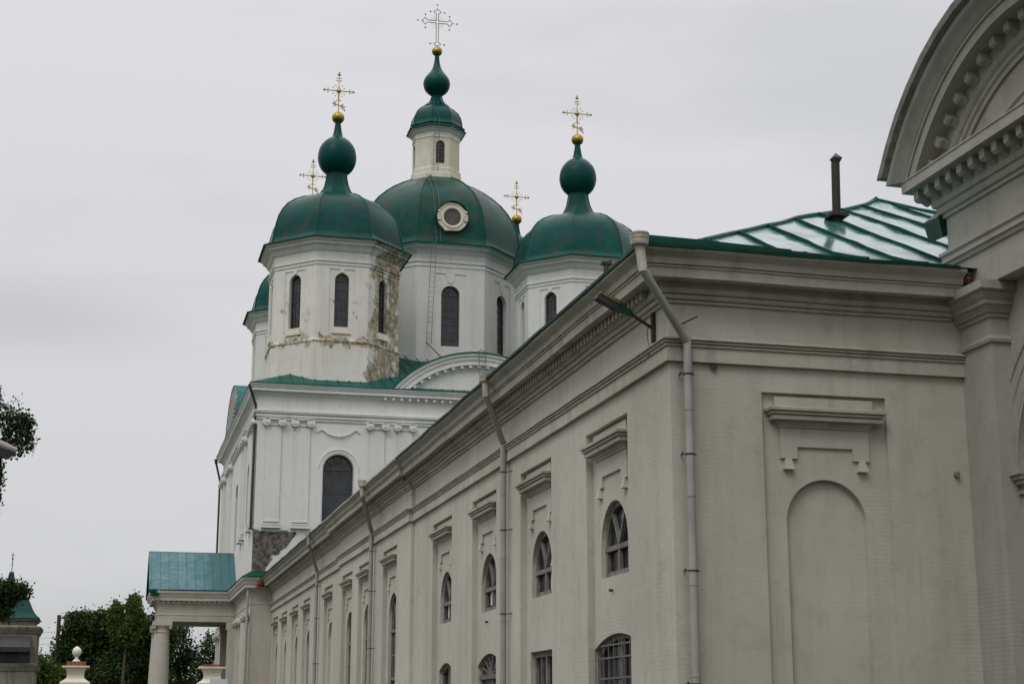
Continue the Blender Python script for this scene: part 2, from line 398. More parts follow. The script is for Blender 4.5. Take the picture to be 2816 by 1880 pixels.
def dup(o, parent, loc, rz=0.0):
    c = o.copy(); C.objects.link(c); place(c, parent, loc, rz)
    for ch in list(o.children):
        d = ch.copy(); C.objects.link(d); d.parent = c
    return c
def local(name, mb, mat, parent=None, smooth=False, auto=None):
    """mesh built round its own origin, child shares its parent's origin"""
    o = mb.build(name, mat, None, smooth, auto)
    if parent is not None: o.parent = parent; o.location = (0, 0, 0)
    return o
def FA(x, y=0.0): # frame for walls that face -X: local x = -(world y), local y = into the wall
    return Matrix.Translation((x, y, 0)) @ Matrix.Rotation(-pi/2, 4, 'Z')
def FB(y, x=0.0): return Matrix.Translation((x, y, 0))
def FR(cx, cy, ang, dist): # frame for a wall whose outward normal points along ang, `dist` from the centre
    return Matrix.Translation((cx+dist*cos(ang), cy+dist*sin(ang), 0)) @ Matrix.Rotation(ang+pi/2, 4, 'Z')
def arch(cx, hw, z0, zs, n=16, rise=None, flip=False):
    """arched opening outline: half width, sill, springing; rise of the arch (None = semicircle)"""
    p = [(cx-hw, z0), (cx+hw, z0), (cx+hw, zs)]
    if rise is None: p += [(cx+hw*cos(pi*i/n), zs+hw*sin(pi*i/n)) for i in range(1, n)]
    else:
        R = (hw*hw+rise*rise)/(2*rise); t = math.asin(hw/R)
        p += [(cx+R*sin(t*(1-2*i/n)), zs+rise-R+R*cos(t*(1-2*i/n))) for i in range(1, n)]
    p.append((cx-hw, zs)); return p
def rect(x0, z0, x1, z1): return [(x0, z0), (x1, z0), (x1, z1), (x0, z1)]

# ================================================================== SETTING
g = MB(); n = 40
g.add([(-2500, -500, 0), (2500, -500, 0), (2500, 3500, 0), (-2500, 3500, 0)], [(0, 1, 2, 3)])
o = g.build('ground', M['grass']); o['kind'] = 'structure'
g = MB(); g.add([(-3.5, -20, .004), (4.5, -20, .004), (1.5, 130, .004), (-3.0, 130, .004)], [(0, 1, 2, 3)])
o = g.build('path', M['asphalt']); o['kind'] = 'structure'

# ================================================================== REFECTORY
XA, YC = 9.63, 26.29
ref = thing('refectory_hall', 'long cream limewashed hall with wet green hipped roof, downpipes and two rows of windows', 'church hall', (19, 60, 0))
PANEL, PTOP = 1.38, 7.43
wins = [(30.15, 'u'), (35.63, 'u'), (40.87, 'u'), (46.3, 'u'), (54.6, 't'), (60.2, 't'), (64.6, 't'), (71.1, 'b'), (78.9, 't'), (83.8, 't'), (88.9, 't'), (93.4, 't')]
lows = {0: ('seg', 1.46, 3.0, .27), 1: ('rect', 1.02, 3.16, 0), 2: ('seg', 1.30, 3.0, .30), 3: ('seg', .95, 3.02, .22)}
wall = MB(); secs = [(26.79, 50.7, 0.0), (50.7, 66.8, -.12), (66.8, 95.99, 0.0)]
HW = .87
wplaces = []
for ya, yb, off in secs:
    wall.T = FA(XA)
    ph = []; oh = []
    for i, (y, k) in enumerate(wins):
        if not ya < y < yb: continue
        ph.append(rect(-y-PANEL, .4, -y+PANEL, PTOP))
        if k == 'u': oh.append(arch(-y, HW, 4.40, 5.03)); wplaces.append((i, y, k, off))
        elif k == 't': oh.append(arch(-y, HW, 1.30, 5.03)); wplaces.append((i, y, k, off))
        else: wplaces.append((i, y, k, off)); oh.append(arch(-y, HW-.05, .9, 5.05))
        if i in lows:
            t, hw, zs, rise = lows[i]
            oh.append(arch(-y+(.05 if i == 0 else 0), hw, .9, zs, 10, rise) if t == 'seg' else rect(-y-hw, .9, -y+hw, zs))
    wall.slab(rect(-yb, 0, -ya, 9.55), ph, off, off+.15)
    wall.slab(rect(-yb, 0, -ya, 9.5), oh, off+.15, off+.62)
# wall facing the camera with its blind arch
wall.T = FB(YC)
bx = 12.62
wall.slab(rect(XA, 0, 15.6, 9.56), [rect(bx-1.24, .4, bx+1.24, PTOP)], 0, .10)
wall.slab(rect(XA, 0, 15.6, 9.52), [arch(bx, .79, .9, 5.08, 24)], .10, .22)
wall.slab(rect(XA, 0, 15.6, 9.50), [], .22, .5)
wall.box(15.6, 0, 0, 29.6, .4, 9.5)
wall.T = Matrix(); wall.box(29.2, 26.8, 0, 29.6, 95.9, 9.5)
# blank back of the one blind bay
wall.T = FA(XA); wall.box(-71.1-1.0, .27, .8, -71.1+1.0, .60, 6.1)
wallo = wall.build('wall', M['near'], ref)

path = [(15.30, YC), (XA, YC), (XA, 50.7), (XA-.12, 50.7), (XA-.12, 66.8), (XA, 66.8), (XA, 95.9)]
bnd = MB()
bnd.sweep([(15.6, YC)]+path[1:], [(-.02, 7.90), (.095, 7.90), (.08, 8.17), (.115, 8.175), (.12, 8.205), (.09, 8.215), (.145, 8.235), (.15, 8.262), (.12, 8.272), (.18, 8.285), (.18, 8.31), (.02, 8.38), (-.02, 8.38)], wob=.006, step=1.3)
bnd.build('band', M['band'], ref)
cor = MB()
cprof = [(-.02, 8.99), (.06, 8.99), (.06, 9.035), (.035, 9.045), (.11, 9.06), (.125, 9.10), (.125, 9.125), (.095, 9.135), (.17, 9.15), (.20, 9.19), (.21, 9.225), (.18, 9.235), (.18, 9.36), (.485, 9.365), (.50, 9.335), (.515, 9.335), (.52, 9.51),
         (.55, 9.515), (.55, 9.54), (.525, 9.55), (.58, 9.565), (.585, 9.61), (.60, 9.67), (.66, 9.72), (.74, 9.75), (.76, 9.77), (.76, 9.82), (.0, 9.825)]
cor.sweep(path, cprof, wob=.009, step=1.1)
y = 26.9
while y < 95.6:
    x = XA-(.12 if 50.7 < y < 66.8 else 0)
    cor.box(x-.31, y, 9.20, x-.20, y+.12, 9.345); y += .24
coo = cor.build('cornice', M['band'], ref, auto=32)

# window dressings: repeated block, hood, apron with guttae
def hood_mesh(s, recess):
    m = MB()
    m.slab(rect(-.98*s, 7.08, .98*s, 7.36), [], recess-.09, recess)
    w_ = 1.0*s
    pr = [(0, 6.83), (.05, 6.83), (.05, 6.87), (.09, 6.885), (.12, 6.93), (.19, 6.935), (.195, 7.0), (.225, 7.01), (.225, 7.045), (.26, 7.06), (.27, 7.12), (.1, 7.17), (0, 7.17)]
    m.sweep([(w_, recess), (w_, recess-.085), (-w_, recess-.085), (-w_, recess)], [(o_, z) for o_, z in pr], wob=0)
    return m
def hoodM(s, recess):
    m = MB(); m.slab(rect(-.98*s, 7.10, .98*s, 7.36), [], recess-.085, recess+.005)
    pr = [(-.05, 6.80), (.03, 6.80), (.035, 6.84), (.06, 6.85), (.08, 6.90), (.08, 6.915), (.20, 6.92), (.205, 6.99), (.18, 7.0), (.24, 7.015), (.245, 7.045), (.22, 7.055), (.28, 7.075), (.285, 7.125), (.10, 7.18), (-.05, 7.18)]
    yy = recess-.05; w_ = .88*s
    m.sweep([(w_, recess), (w_, yy), (-w_, yy), (-w_, recess)], pr, wob=0)
    return m
def apronM(s, recess):
    m = MB(); a, n_ = .88*s, .55*s
    m.slab([(-a, 6.85), (-a, 6.23), (-n_, 6.23), (-n_, 6.45), (n_, 6.45), (n_, 6.23), (a, 6.23), (a, 6.85)][::-1], [], recess-.05, recess+.004)
    return m
def guttaM(recess):
    m = MB()
    m.add([(-.06, recess-.06, 6.228), (.06, recess-.06, 6.228), (.06, recess, 6.228), (-.06, recess, 6.228),
           (-.10, recess-.10, 6.03), (.10, recess-.10, 6.03), (.10, recess, 6.03), (-.10, recess, 6.03)],
          [(0, 1, 2, 3), (4, 5, 6, 7), (0, 1, 5, 4), (1, 2, 6, 5), (2, 3, 7, 6), (3, 0, 4, 7)])
    return m
proto = {}
def dressing(fr, c, off, s, recess, key, rz):
    """hood, apron and two guttae on the panel of one bay"""
    wx = lambda lx, ly: (fr @ Vector((c+lx, off+ly, 0)))
    if key not in proto:
        proto[key] = (local('hood', hoodM(s, recess), M['band'], auto=30), local('apron', apronM(s, recess), M['near']), local('gutta', guttaM(recess), M['near']))
        h, a, gt = proto[key]; place(h, ref, wx(0, 0), rz); place(a, ref, wx(0, 0), rz); place(gt, ref, wx(-.73*s, 0), rz); dup(gt, ref, wx(.73*s, 0), rz)
    else:
        h, a, gt = proto[key]
        dup(h, ref, wx(0, 0), rz); dup(a, ref, wx(0, 0), rz); dup(gt, ref, wx(-.73*s, 0), rz); dup(gt, ref, wx(.73*s, 0), rz)
for i, y, k, off in wplaces: dressing(FA(XA), -y, off, 1.11, .15, 'A', -pi/2)
dressing(FB(YC), bx, 0, 1.0, .10, 'B', 0)

# windows of the long wall
def bars(m, segs, d0, d1, wd):
    for x0, z0, x1, z1 in segs:
        L = math.hypot(x1-x0, z1-z0); nx, nz_ = -(z1-z0)/L*wd/2, (x1-x0)/L*wd/2
        m.slab([(x0+nx, z0+nz_), (x1+nx, z1+nz_), (x1-nx, z1-nz_), (x0-nx, z0-nz_)], [], d0, d1)
def upper_window(pale_panes):
    p = MB(); p.slab(arch(0, HW+.05, 4.35, 5.03), [], .33, .34); root = local('window', p, M['glass'])
    f = MB(); f.slab(arch(0, HW+.04, 4.36, 5.03), [arch(0, HW-.10, 4.52, 5.03)], .25, .325)
    bars(f, [(-HW, 4.98, HW, 4.98)], .23, .32, .10); bars(f, [(0, 4.5, 0, 4.95)], .24, .32, .09)
    bars(f, [(0, 5.03, -.42, 5.70), (0, 5.03, .42, 5.70)], .24, .32, .05)
    local('window_frame', f, M['frame'], root)
    if pale_panes:
        shp = [rect(.16, 4.55, .70, 4.93), [(.10, 5.08), (.62, 5.08), (.60, 5.25), (.42, 5.58)]]+([rect(-.55, 4.58, -.25, 4.92)] if pale_panes > 1 else [])
        for q_ in shp: c = MB(); c.slab(q_, [], .326, .3295); local('pale_patch', c, M['white'], root)  # pale flat shapes laid over parts of some panes
    return root
def tall_window():
    p = MB(); p.slab(arch(0, HW+.05, 1.25, 5.03), [], .33, .34); root = local('window', p, M['glass'])
    f = MB(); f.slab(arch(0, HW+.04, 1.26, 5.03), [arch(0, HW-.09, 1.4, 5.03)], .25, .325)
    bars(f, [(-HW, 4.62, HW, 4.62), (-HW, 3.0, HW, 3.0)], .23, .32, .11)
    bars(f, [(-.29, 1.4, -.29, 4.6), (.29, 1.4, .29, 4.6)], .26, .32, .06)
    bars(f, [(0, 4.66, -.5, 5.6), (0, 4.66, .5, 5.6), (-HW, 3.8, HW, 3.8), (-HW, 2.2, HW, 2.2)], .265, .32, .045)
    local('window_frame', f, M['frame'], root); return root
uw = [upper_window(0), upper_window(1), upper_window(2)]; tw = None; first = [True]*3
for i, y, k, off in wplaces:
    pos = FA(XA) @ Vector((-y, off, 0))
    if k == 'u':
        j = (0, 1, 2, 2)[i]
        if first[j]: place(uw[j], ref, pos, -pi/2); first[j] = False
        else: dup(uw[j], ref, pos, -pi/2)
    elif k == 't':
        if tw is None: tw = tall_window(); place(tw, ref, pos, -pi/2)
        else: dup(tw, ref, pos, -pi/2)
    if i in lows:
        t, hw, zs, rise = lows[i]
        ol = arch(0, hw+.04, .85, zs, 10, rise) if t == 'seg' else rect(-hw-.04, .85, hw+.04, zs+.04)
        il = arch(0, hw-.09, 1.0, zs-.09, 10, rise) if t == 'seg' else rect(-hw+.09, 1.0, hw-.09, zs-.13)
        p = MB(); p.slab(ol, [], .34, .35)
        r_ = local('lower_window' if i != 2 else 'side_door', p, M['glass'] if i != 2 else M['frame'])
        f = MB(); f.slab(ol, [il], .26, .335)
        bars(f, [(0, 1, 0, zs+rise-.06)], .25, .33, .10)
        if t == 'rect': bars(f, [(-.5, 1, -.5, zs-.1), (.5, 1, .5, zs-.1)], .26, .33, .05)
        local('window_frame', f, M['frame'], r_)
        if i == 0:
            gr = MB()
            for q in range(9):
                x_ = -hw+.1+(2*hw-.2)*q/8; gr.tube((x_, .20, .95), (x_, .20, zs+.27-.27*(x_/hw)**2-.04), .013, n=5)
            for z_ in (1.2, 1.6, 2.0, 2.4, 2.8, 3.05): gr.box(-hw+.05, .185, z_, hw-.05, .21, z_+.035)
            local('grille', gr, M['iron'], r_)
        if i == 2:
            gr = MB(); bars(gr, [(-hw, 2.72, hw, 2.72)], .20, .25, .12)
            for q in range(8):
                a_ = pi*q/7; bars(gr, [(0, 2.76, cos(a_)*(hw-.1), 2.76+sin(a_)*.50)], .21, .25, .035)
            for q in range(5): gr.tube((-.95+q*.45, .23, 2.85), (-.75+q*.45, .23, 3.1), .02, n=5)
            local('door_tracery', gr, M['iron'], r_)
        place(r_, ref, FA(XA) @ Vector((-y+(.05 if i == 0 else 0), off, 0)), -pi/2)

# roof of the hall
EZ, O_ = 9.84, .79
ex0, ex1, ey0 = XA-O_, 29.55+O_, YC-O_; AP = (19.2, 36.3, 15.03)
def roof_z(y):
    t = (y-ey0)/(AP[1]-ey0); T_ = [(0, 9.84), (.07, 10.08), (.1545, 10.43), (.28, 11.11), (.48, 12.17), (.583, 12.75), (.8465, 14.10), (.9435, 14.62), (1, 15.0), (1.2, 16)]
    for (a_, za), (b_, zb_) in zip(T_, T_[1:]):
        if t <= b_: return za+(zb_-za)*(t-a_)/(b_-a_)
    return AP[2]
rf = MB()
def grid(m, A, B, C_, D, nu, nv, wob):
    A, B, C_, D = map(Vector, (A, B, C_, D)); vs = []; fs = []
    for j in range(nv+1):
        for i in range(nu+1):
            u, v = i/nu, j/nv; p = A.lerp(B, u).lerp(D.lerp(C_, u), v)
            if 0 < u < 1 and 0 < v < 1: p.z += random.uniform(-wob, wob)
            vs.append(tuple(p))
    for j in range(nv):
        for i in range(nu): a = j*(nu+1)+i; fs.append((a, a+1, a+nu+2, a+nu+1))
    m.add(vs, fs)
grid(rf, (ex0, ey0, EZ), (ex1, ey0, EZ), (AP[0]+.01, AP[1], AP[2]), AP, 24, 14, .02)
rf.v = [(x_, y_, roof_z(y_)+(z_-(EZ+(AP[2]-EZ)*(y_-ey0)/(AP[1]-ey0)))) for x_, y_, z_ in rf.v]
rfo = rf.build('roof', M['wet'], ref, smooth=True)
for xe in (ex0, ex1):
    rs = MB(); grid(rs, (xe, ey0, EZ), AP, (AP[0], 96.05, AP[2]), (xe, 96.05, EZ), 14, 20, .0)
    rs.v = [(x_, y_, roof_z(ey0+(x_-xe)/(AP[0]-xe)*(AP[1]-ey0))-.004) for x_, y_, z_ in rs.v]
    rs.build('side_roof', M['onion'], ref)
fs_ = MB(); fs_.sweep([(15.14, YC), (XA, YC), (XA, 96.0)], [(O_-.03, EZ-.03), (O_+.02, EZ-.035), (O_+.025, EZ+.02), (O_-.02, EZ+.03)], wob=.014, step=.9)
fs_.build('eave_flashing', M['eave'], ref)
gl = MB() # raised gutter lip near the corner
for x0, x1, h0, h1 in ((8.95, 10.35, .17, .15), (10.33, 11.75, .14, .10), (11.7, 13.3, .08, .02)):
    gl.add([(x0, ey0+.02, EZ), (x1, ey0+.02, EZ), (x1, ey0+.03, EZ+h1), (x0, ey0+.03, EZ+h0), (x0, ey0+.09, EZ+.03), (x1, ey0+.09, EZ+.03), (x1, ey0+.09, EZ+h1), (x0, ey0+.09, EZ+h0)],
           [(0, 1, 2, 3), (4, 7, 6, 5), (3, 2, 6, 7), (0, 3, 7, 4), (1, 5, 6, 2)])
gl.build('gutter', M['eave'], ref)
sm = MB()
sl_ = (AP[2]-EZ)/(AP[1]-ey0)
for k_ in range(16):
    sm = MB()
    x = 9.73+k_*1.22+random.uniform(-.03, .03)
    t = (x-ex0) if x < AP[0] else (ex1-x)
    if t <= .3: continue
    yt = ey0+t*(AP[1]-ey0)/((AP[0]-ex0) if x < AP[0] else (ex1-AP[0]))
    pts = []; q = 12
    for j in range(q+1):
        yy = ey0+.25+(yt-.27-ey0)*j/q; pts.append((x+random.uniform(-.01, .01), yy, roof_z(yy)))
    vs = []; fs = []
    for px, py, pz in pts: h = random.uniform(.055, .075); vs += [(px-.05, py, pz-.04), (px-.028, py, pz+h), (px+.028, py, pz+h), (px+.05, py, pz-.04)]
    for j in range(q):
        for l in range(3): a = j*4+l; fs.append((a, a+1, a+5, a+4))
    fs += [(0, 1, 2, 3), (q*4, q*4+3, q*4+2, q*4+1)]
    sm.add(vs, fs); sm.build('roof_seam', M['seam'], ref)
hp = MB(); hp.chain([(ex0+(AP[0]-ex0)*t/14, ey0+(AP[1]-ey0)*t/14, roof_z(ey0+(AP[1]-ey0)*t/14)+random.uniform(.0, .03)) for t in range(15)], .05, 6)
hp.chain([(ex1+(AP[0]-ex1)*t/14, ey0+(AP[1]-ey0)*t/14, roof_z(ey0+(AP[1]-ey0)*t/14)+.02) for t in range(15)], .05, 6)
hp.chain([(AP[0], AP[1]-.02, AP[2]+.02), (AP[0], 96, AP[2]+.02)], .05, 6)
hp.build('ridge_cap', M['churchroof'], ref)
# stovepipe and small vent pipe
ch = MB(); ch.tube((15.74, 31.7, 12.6), (15.78, 31.7, 14.12), .098, n=14); ch.build('chimney', M['sootpipe'], ref, auto=40)
cp = MB(); cp.lathe(15.80, 31.7, [(.001, 14.37), (.15, 14.24), (.15, 14.22), (.07, 14.10), (.001, 14.10)], 4, pi/4)
cp.build('chimney_cap', M['dark'], ref)
cp = MB(); cp.box(15.54, 31.50, 12.80, 15.96, 31.90, 12.87); cp.build('chimney_collar', M['sootpipe'], ref)
vp = MB(); vp.tube((9.0, 28.0, 9.8), (9.0, 28.0, 10.17), .055, n=10); vp.box(8.90, 27.94, 10.15, 9.10, 28.06, 10.20); vp.box(9.06, 27.95, 10.20, 9.10, 28.05, 10.235)
vp.build('vent_pipe', M['dark'], ref)
# dark sheet dormer where the roof meets the tower
dm = MB(); dm.add([(15.33, 26.52, 11.16), (15.60, 26.60, 11.40), (15.62, 26.62, 10.86), (15.44, 26.56, 10.76), (15.33, 27.1, 11.2), (15.60, 27.1, 11.42), (15.62, 27.1, 10.9), (15.44, 27.1, 10.8)],
                  [(0, 1, 2, 3), (4, 7, 6, 5), (0, 4, 5, 1), (1, 5, 6, 2), (2, 6, 7, 3), (3, 7, 4, 0)]); dm.build('flashing_box', M['green_box'], ref)

# downpipes
def downpipe(wallx, y, zt=8.35, zb=.3, dy=0.0, corner=False):
    if not corner:
        e = (wallx-.80, y-dy, 9.86); a = (e[0]+.02, y-dy, 9.42); b = (wallx-.16, y, zt+.05); c = (wallx-.16, y, zb)
    else:
        e = (8.80, 25.44, 9.90); a = (8.86, 25.44, 9.32); b = (9.90, 26.10, zt); c = (9.90, 26.10, zb)
    m = MB(); r = .078
    m.tube(a, (b[0], b[1], b[2]-.05), r, n=14); m.tube((b[0], b[1], b[2]+.03), c, r, n=14)
    z = zt-1.3
    while z > .5: m.tube((b[0], b[1], z), (b[0], b[1], z+.04), r+.008, n=14); z -= 1.55
    p = m.build('downpipe', M['zinc'], ref, auto=45)
    fs_k = .82 if corner else .72
    f = MB(); f.tube((e[0], e[1], 9.80), (a[0], a[1], a[2]-.03), r+.012, r+.004, n=12)
    f.lathe(e[0], e[1], [(r_*fs_k, z_) for r_, z_ in ((.08, 9.74), (.19, 9.77), (.20, 9.80), (.205, 9.86), (.195, 9.865), (.21, 9.88), (.21, 9.93), (.20, 9.935), (.215, 9.95), (.215, 9.99), (.19, 9.99), (.18, 9.8))], 20)
    o1 = f.build('funnel', M['funnel'], p, auto=40)
    for z in (7.63, 6.18, 4.13, 2.2):
        br = MB()
        br.tube((b[0], b[1], z), (b[0], b[1], z+.022), r+.014, n=12)
        if corner: br.tube((b[0]-.14, b[1]+.0, z+.03), (b[0]-.10, b[1]+.19, z+.02), .012, n=5); br.tube((b[0]-.14, b[1], z-.02), (b[0]-.14, b[1], z+.05), .012, n=5); br.tube((b[0]-.14, b[1], z+.01), (b[0]+.11, b[1]-.02, z), .012, n=5)
        else: br.tube((b[0], b[1]-.02, z), (b[0]+.18, b[1]-.32, z+.01), .013, n=5)
        br.build('pipe_bracket', M['rust'], p)
    return p
downpipe(XA, 0, 8.28, corner=True)
downpipe(XA, 38.1, dy=.7); downpipe(XA-.12, 57.7, dy=1.6); downpipe(XA, 74.0, dy=1.6)
# odd bits fixed in the wall
bt = MB(); bt.tube((9.86, 26.25, 8.60), (10.08, 26.02, 8.70), .016, n=5); bt.build('wall_hook', M['dark'], ref)
hl = MB(); hl.T = FB(YC); hl.slab([(10.45+.07*cos(a)*random.uniform(.8, 1.2), 7.84+.06*sin(a)*random.uniform(.8, 1.2)) for a in [2*pi*q/10 for q in range(10)]], [], -.072, -.068); hl.build('wall_hole', M['dark'], ref)
bk = MB(); bk.tube((15.22, 26.30, 6.05), (15.22, 26.22, 6.05), .055, n=8); bk.build('wall_boss', M['frame'], ref)
for y_ in (30.3, 41.0): hk = MB(); hk.tube((9.80, y_, 4.12), (9.70, y_, 4.12), .028, n=6); hk.build('wall_peg', M['dark'], ref)
# crumbled brick ends of the cornice
def rubble(m, x0, y0, z0, x1, y1, z1, n, s):
    for _ in range(n):
        cx, cy, cz = random.uniform(x0, x1), random.uniform(y0, y1), random.uniform(z0, z1); a = random.uniform(-.25, .25)
        T0 = m.T; m.T = T0 @ Matrix.Translation((cx, cy, cz)) @ Matrix.Rotation(a, 4, 'Z'); m.box(-s*.5, -s*.35, -s*.2, s*.5, s*.35, s*.2); m.T = T0
rb = MB(); rubble(rb, 15.34, 25.70, 9.40, 15.46, 26.25, 9.82, 70, .13); rb.build('broken_brickwork', M['brick'], ref)

# flood lamp on its bracket near the corner
fl = thing('flood_lamp', 'mossy dark flood lamp on rusty arm beside the corner downpipe', 'lamp', (9.6, 27.05, 8.72))
m = MB(); m.box(9.56, 27.0, 8.42, 9.625, 27.09, 8.98); m.build('wall_plate', M['rust'], fl)
m = MB(); m.tube((9.60, 27.05, 8.68), (9.15, 27.05, 8.95), .03, n=6); m.build('arm', M['dark'], fl)
m = MB(); d = Vector((-.905, 0, .43)).normalized(); base = Vector((9.17, 27.05, 8.93)); up = Vector((d.z*1, 0, -d.x)).normalized()
def obox(m, p, d, up, L, w0, w1, h0, h1, dn0, dn1):
    s_ = d.cross(up); q = []
    for t, w_, h, dn in ((0, w0, h0, dn0), (L, w1, h1, dn1)):
        for a, b in ((-w_, -dn), (w_, -dn), (w_, h), (-w_, h)): q.append(tuple(p+d*t+s_*a+up*b))
    m.add(q, [(0, 1, 2, 3), (4, 7, 6, 5), (0, 4, 5, 1), (1, 5, 6, 2), (2, 6, 7, 3), (3, 7, 4, 0)])
obox(m, base, d, up, .34, .05, .10, .05, .10, .04, .06); m.build('gear_box', M['green_box'], fl)
m = MB(); obox(m, base+d*.30, d, up, .42, .12, .13, .10, .09, -.03, -.03); m.build('lamp_cover', M['moss'], fl)
m = MB(); obox(m, base+d*.28, d, up, .46, .10, .11, .03, .03, .07, .07); m.build('lamp_shade', M['dark'], fl)
m = MB(); m.chain([(9.5, 27.05, 8.72), (9.47, 27.04, 8.62), (9.48, 27.04, 8.45), (9.52, 27.04, 8.30), (9.5, 27.04, 8.18), (9.44, 27.04, 8.10), (9.42, 27.04, 8.02)], .007, 5); m.build('cable', M['dark'], fl)

# ================================================================== BELL TOWER
tow = thing('bell_tower', 'cream bell tower base with arched pediment over a deep modillion cornice and blind arch', 'tower', (19.2, 22.9, 0))
TX, TY0, TY1 = 15.5, 19.3, 26.5; TC = 22.9
tw_ = MB()
for T, c, hw_ in ((FA(TX), -TC, 3.6), (Matrix.Translation((22.9, 0, 0)) @ Matrix.Rotation(pi/2, 4, 'Z'), TC, 3.6), (FB(TY0), 19.2, 3.7)):
    tw_.T = T
    arO = arch(c, 2.25, .3, 6.0, 32)
    tw_.slab(rect(c-hw_+(.38 if c == 19.2 else 0), 0, c+hw_-(.38 if c == 19.2 else 0), 9.5), [arO], .38, .80)
    tw_.slab(rect(c-hw_+.8, 0, c+hw_-.8, 9.5), [], .80, .95)
    for q in (-1, 1):
        a, b = sorted((c+q*hw_, c+q*(hw_-1.29)))
        if c == 19.2: a, b = (a+.001, b) if q < 0 else (a, b-.001)
        tw_.box(a, 0, 0, b, .38 if c != 19.2 else .379, 9.46)
tw_.T = Matrix(); tw_.box(15.51, 19.31, 9.45, 22.89, 26.49, 11.9); tw_.box(15.9, 26.1, 0, 22.5, 26.495, 9.45)
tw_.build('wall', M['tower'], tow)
rg = MB(); rg.T = FA(TX+.38)
for pr in ([(0, 2.98), (.05, 2.98), (.07, 2.94), (.07, 2.82), (.04, 2.80), (.04, 2.62), (.015, 2.60), (.015, 2.42), (0, 2.40)],): rg.arcsweep(-TC, 6.0, pr, -pi/2, pi/2, 48)
rg.arcsweep(-TC, 6.0, [(0, 2.32), (.05, 2.32), (.05, 2.26), (0, 2.26)], -pi/2, pi/2, 40)
rg.build('archivolt', M['towerm'], tow, auto=30)
for q in (-1, 1):
    im = MB(); im.T = FA(TX+.38)
    a, b = sorted((-TC+q*2.98, -TC+q*2.10))
    for z0, z1, o_ in ((5.55, 5.62, .05), (5.72, 5.80, .10), (5.80, 5.88, .16), (5.88, 6.0, .22)): im.box(a-o_*.5, -o_, z0, b+o_*.5, .02, z1)
    im.build('impost', M['towerm'], tow)
tp = [(TX, TY0), (TX, TY1), (22.9, TY1), (22.9, TY0)]
en = MB()
en.sweep(tp, [(-.01, 9.46), (.0, 9.46), (.0, 10.12), (.04, 10.13), (.06, 10.20), (.10, 10.22), (.10, 10.32), (.14, 10.36), (.14, 10.42), (.0, 10.47), (.0, 11.12), (.05, 11.13), (.05, 11.20), (.10, 11.22), (.13, 11.30), (.13, 11.34), (.18, 11.36), (.20, 11.44), (.20, 11.74), (.60, 11.77), (.60, 11.97), (.62, 11.98), (.62, 12.01), (0, 12.04)], closed=True)
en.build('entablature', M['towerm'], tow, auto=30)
def modil(m, x0, z0=0.0):
    w2 = .088
    m.add([(x0+a_*w2, y_, z_+z0) for a_ in (-1, 1) for y_, z_ in ((-.46, 11.77), (-.46, 11.58), (-.40, 11.53), (-.30, 11.53), (-.22, 11.48), (-.17, 11.47), (-.17, 11.77))],
          [tuple(range(6, -1, -1)), tuple(range(7, 14))]+[(i, (i+1) % 7, (i+1) % 7+7, i+7) for i in range(7)])
md = MB(); modil(md, 0); mo = local('modillion', md, M['towerm'])
for q in range(19):
    p_ = FA(TX) @ Vector((-26.80+q*.41, 0, 0))
    if q == 0: place(mo, tow, p_, -pi/2)
    else: dup(mo, tow, p_, -pi/2)
for q in range(19): dup(mo, tow, FB(TY0) @ Vector((15.3+q*.41, 0, 0)), 0)
pdm = MB(); PR, PZ = 5.42, 9.24
amax = math.acos((11.96-PZ)/PR)
pdm.T = FA(TX)
prof = [(0, 4.02), (.05, 4.02), (.05, 4.12), (.09, 4.15), (.09, 4.24), (.13, 4.27), (.16, 4.34), (.16, 4.62), (.55, 4.66), (.55, 4.86), (.59, 4.87), (.59, 4.92), (.63, 4.95), (.66, 5.02), (.74, 5.08), (.80, 5.14), (.82, 5.22), (0, 5.24)]
pdm.arcsweep(-TC, PZ, prof, -amax, amax, 44, foot=12.0)
pdm.arcsweep(-TC, PZ, [(0, 3.25), (.04, 3.25), (.04, 3.32), (.08, 3.36), (.08, 3.46), (0, 3.50)], -amax*.95, amax*.95, 44, foot=11.9)
pdm.slab([(-TC+PR*.96*sin(-amax+2*amax*i/30), PZ+PR*.96*cos(-amax+2*amax*i/30)) for i in range(31)], [], 0, .3)
pdm.build('pediment', M['towerm'], tow, auto=30)
md2 = MB(); modil(md2, 0, -11.64); mo2 = local('raking_modillion', md2, M['towerm'])
for i in range(19):
    a = -amax*.94+2*amax*.94*i/18; c_ = mo2 if i == 0 else mo2.copy()
    if i: C.objects.link(c_)
    c_.parent = tow; c_.matrix_basis = Matrix.Translation(-Vector(tow.location)) @ FA(TX) @ Matrix.Translation((-TC+4.53*sin(a), 0, PZ+4.53*cos(a))) @ Matrix.Rotation(a, 4, 'Y') @ Matrix.Diagonal((1, .8, .8, 1))
pr_ = MB(); pr_.T = FA(TX)
pr_.arcsweep(-TC, PZ, [(.78, 5.225), (.93, 5.27), (.95, 5.40), (.93, 5.44), (-7.4, 5.44), (-7.4, 5.22)], -amax-.008, amax+.008, 16, wob=.006, foot=12.16)
pr_.build('roof', M['frame'], tow)
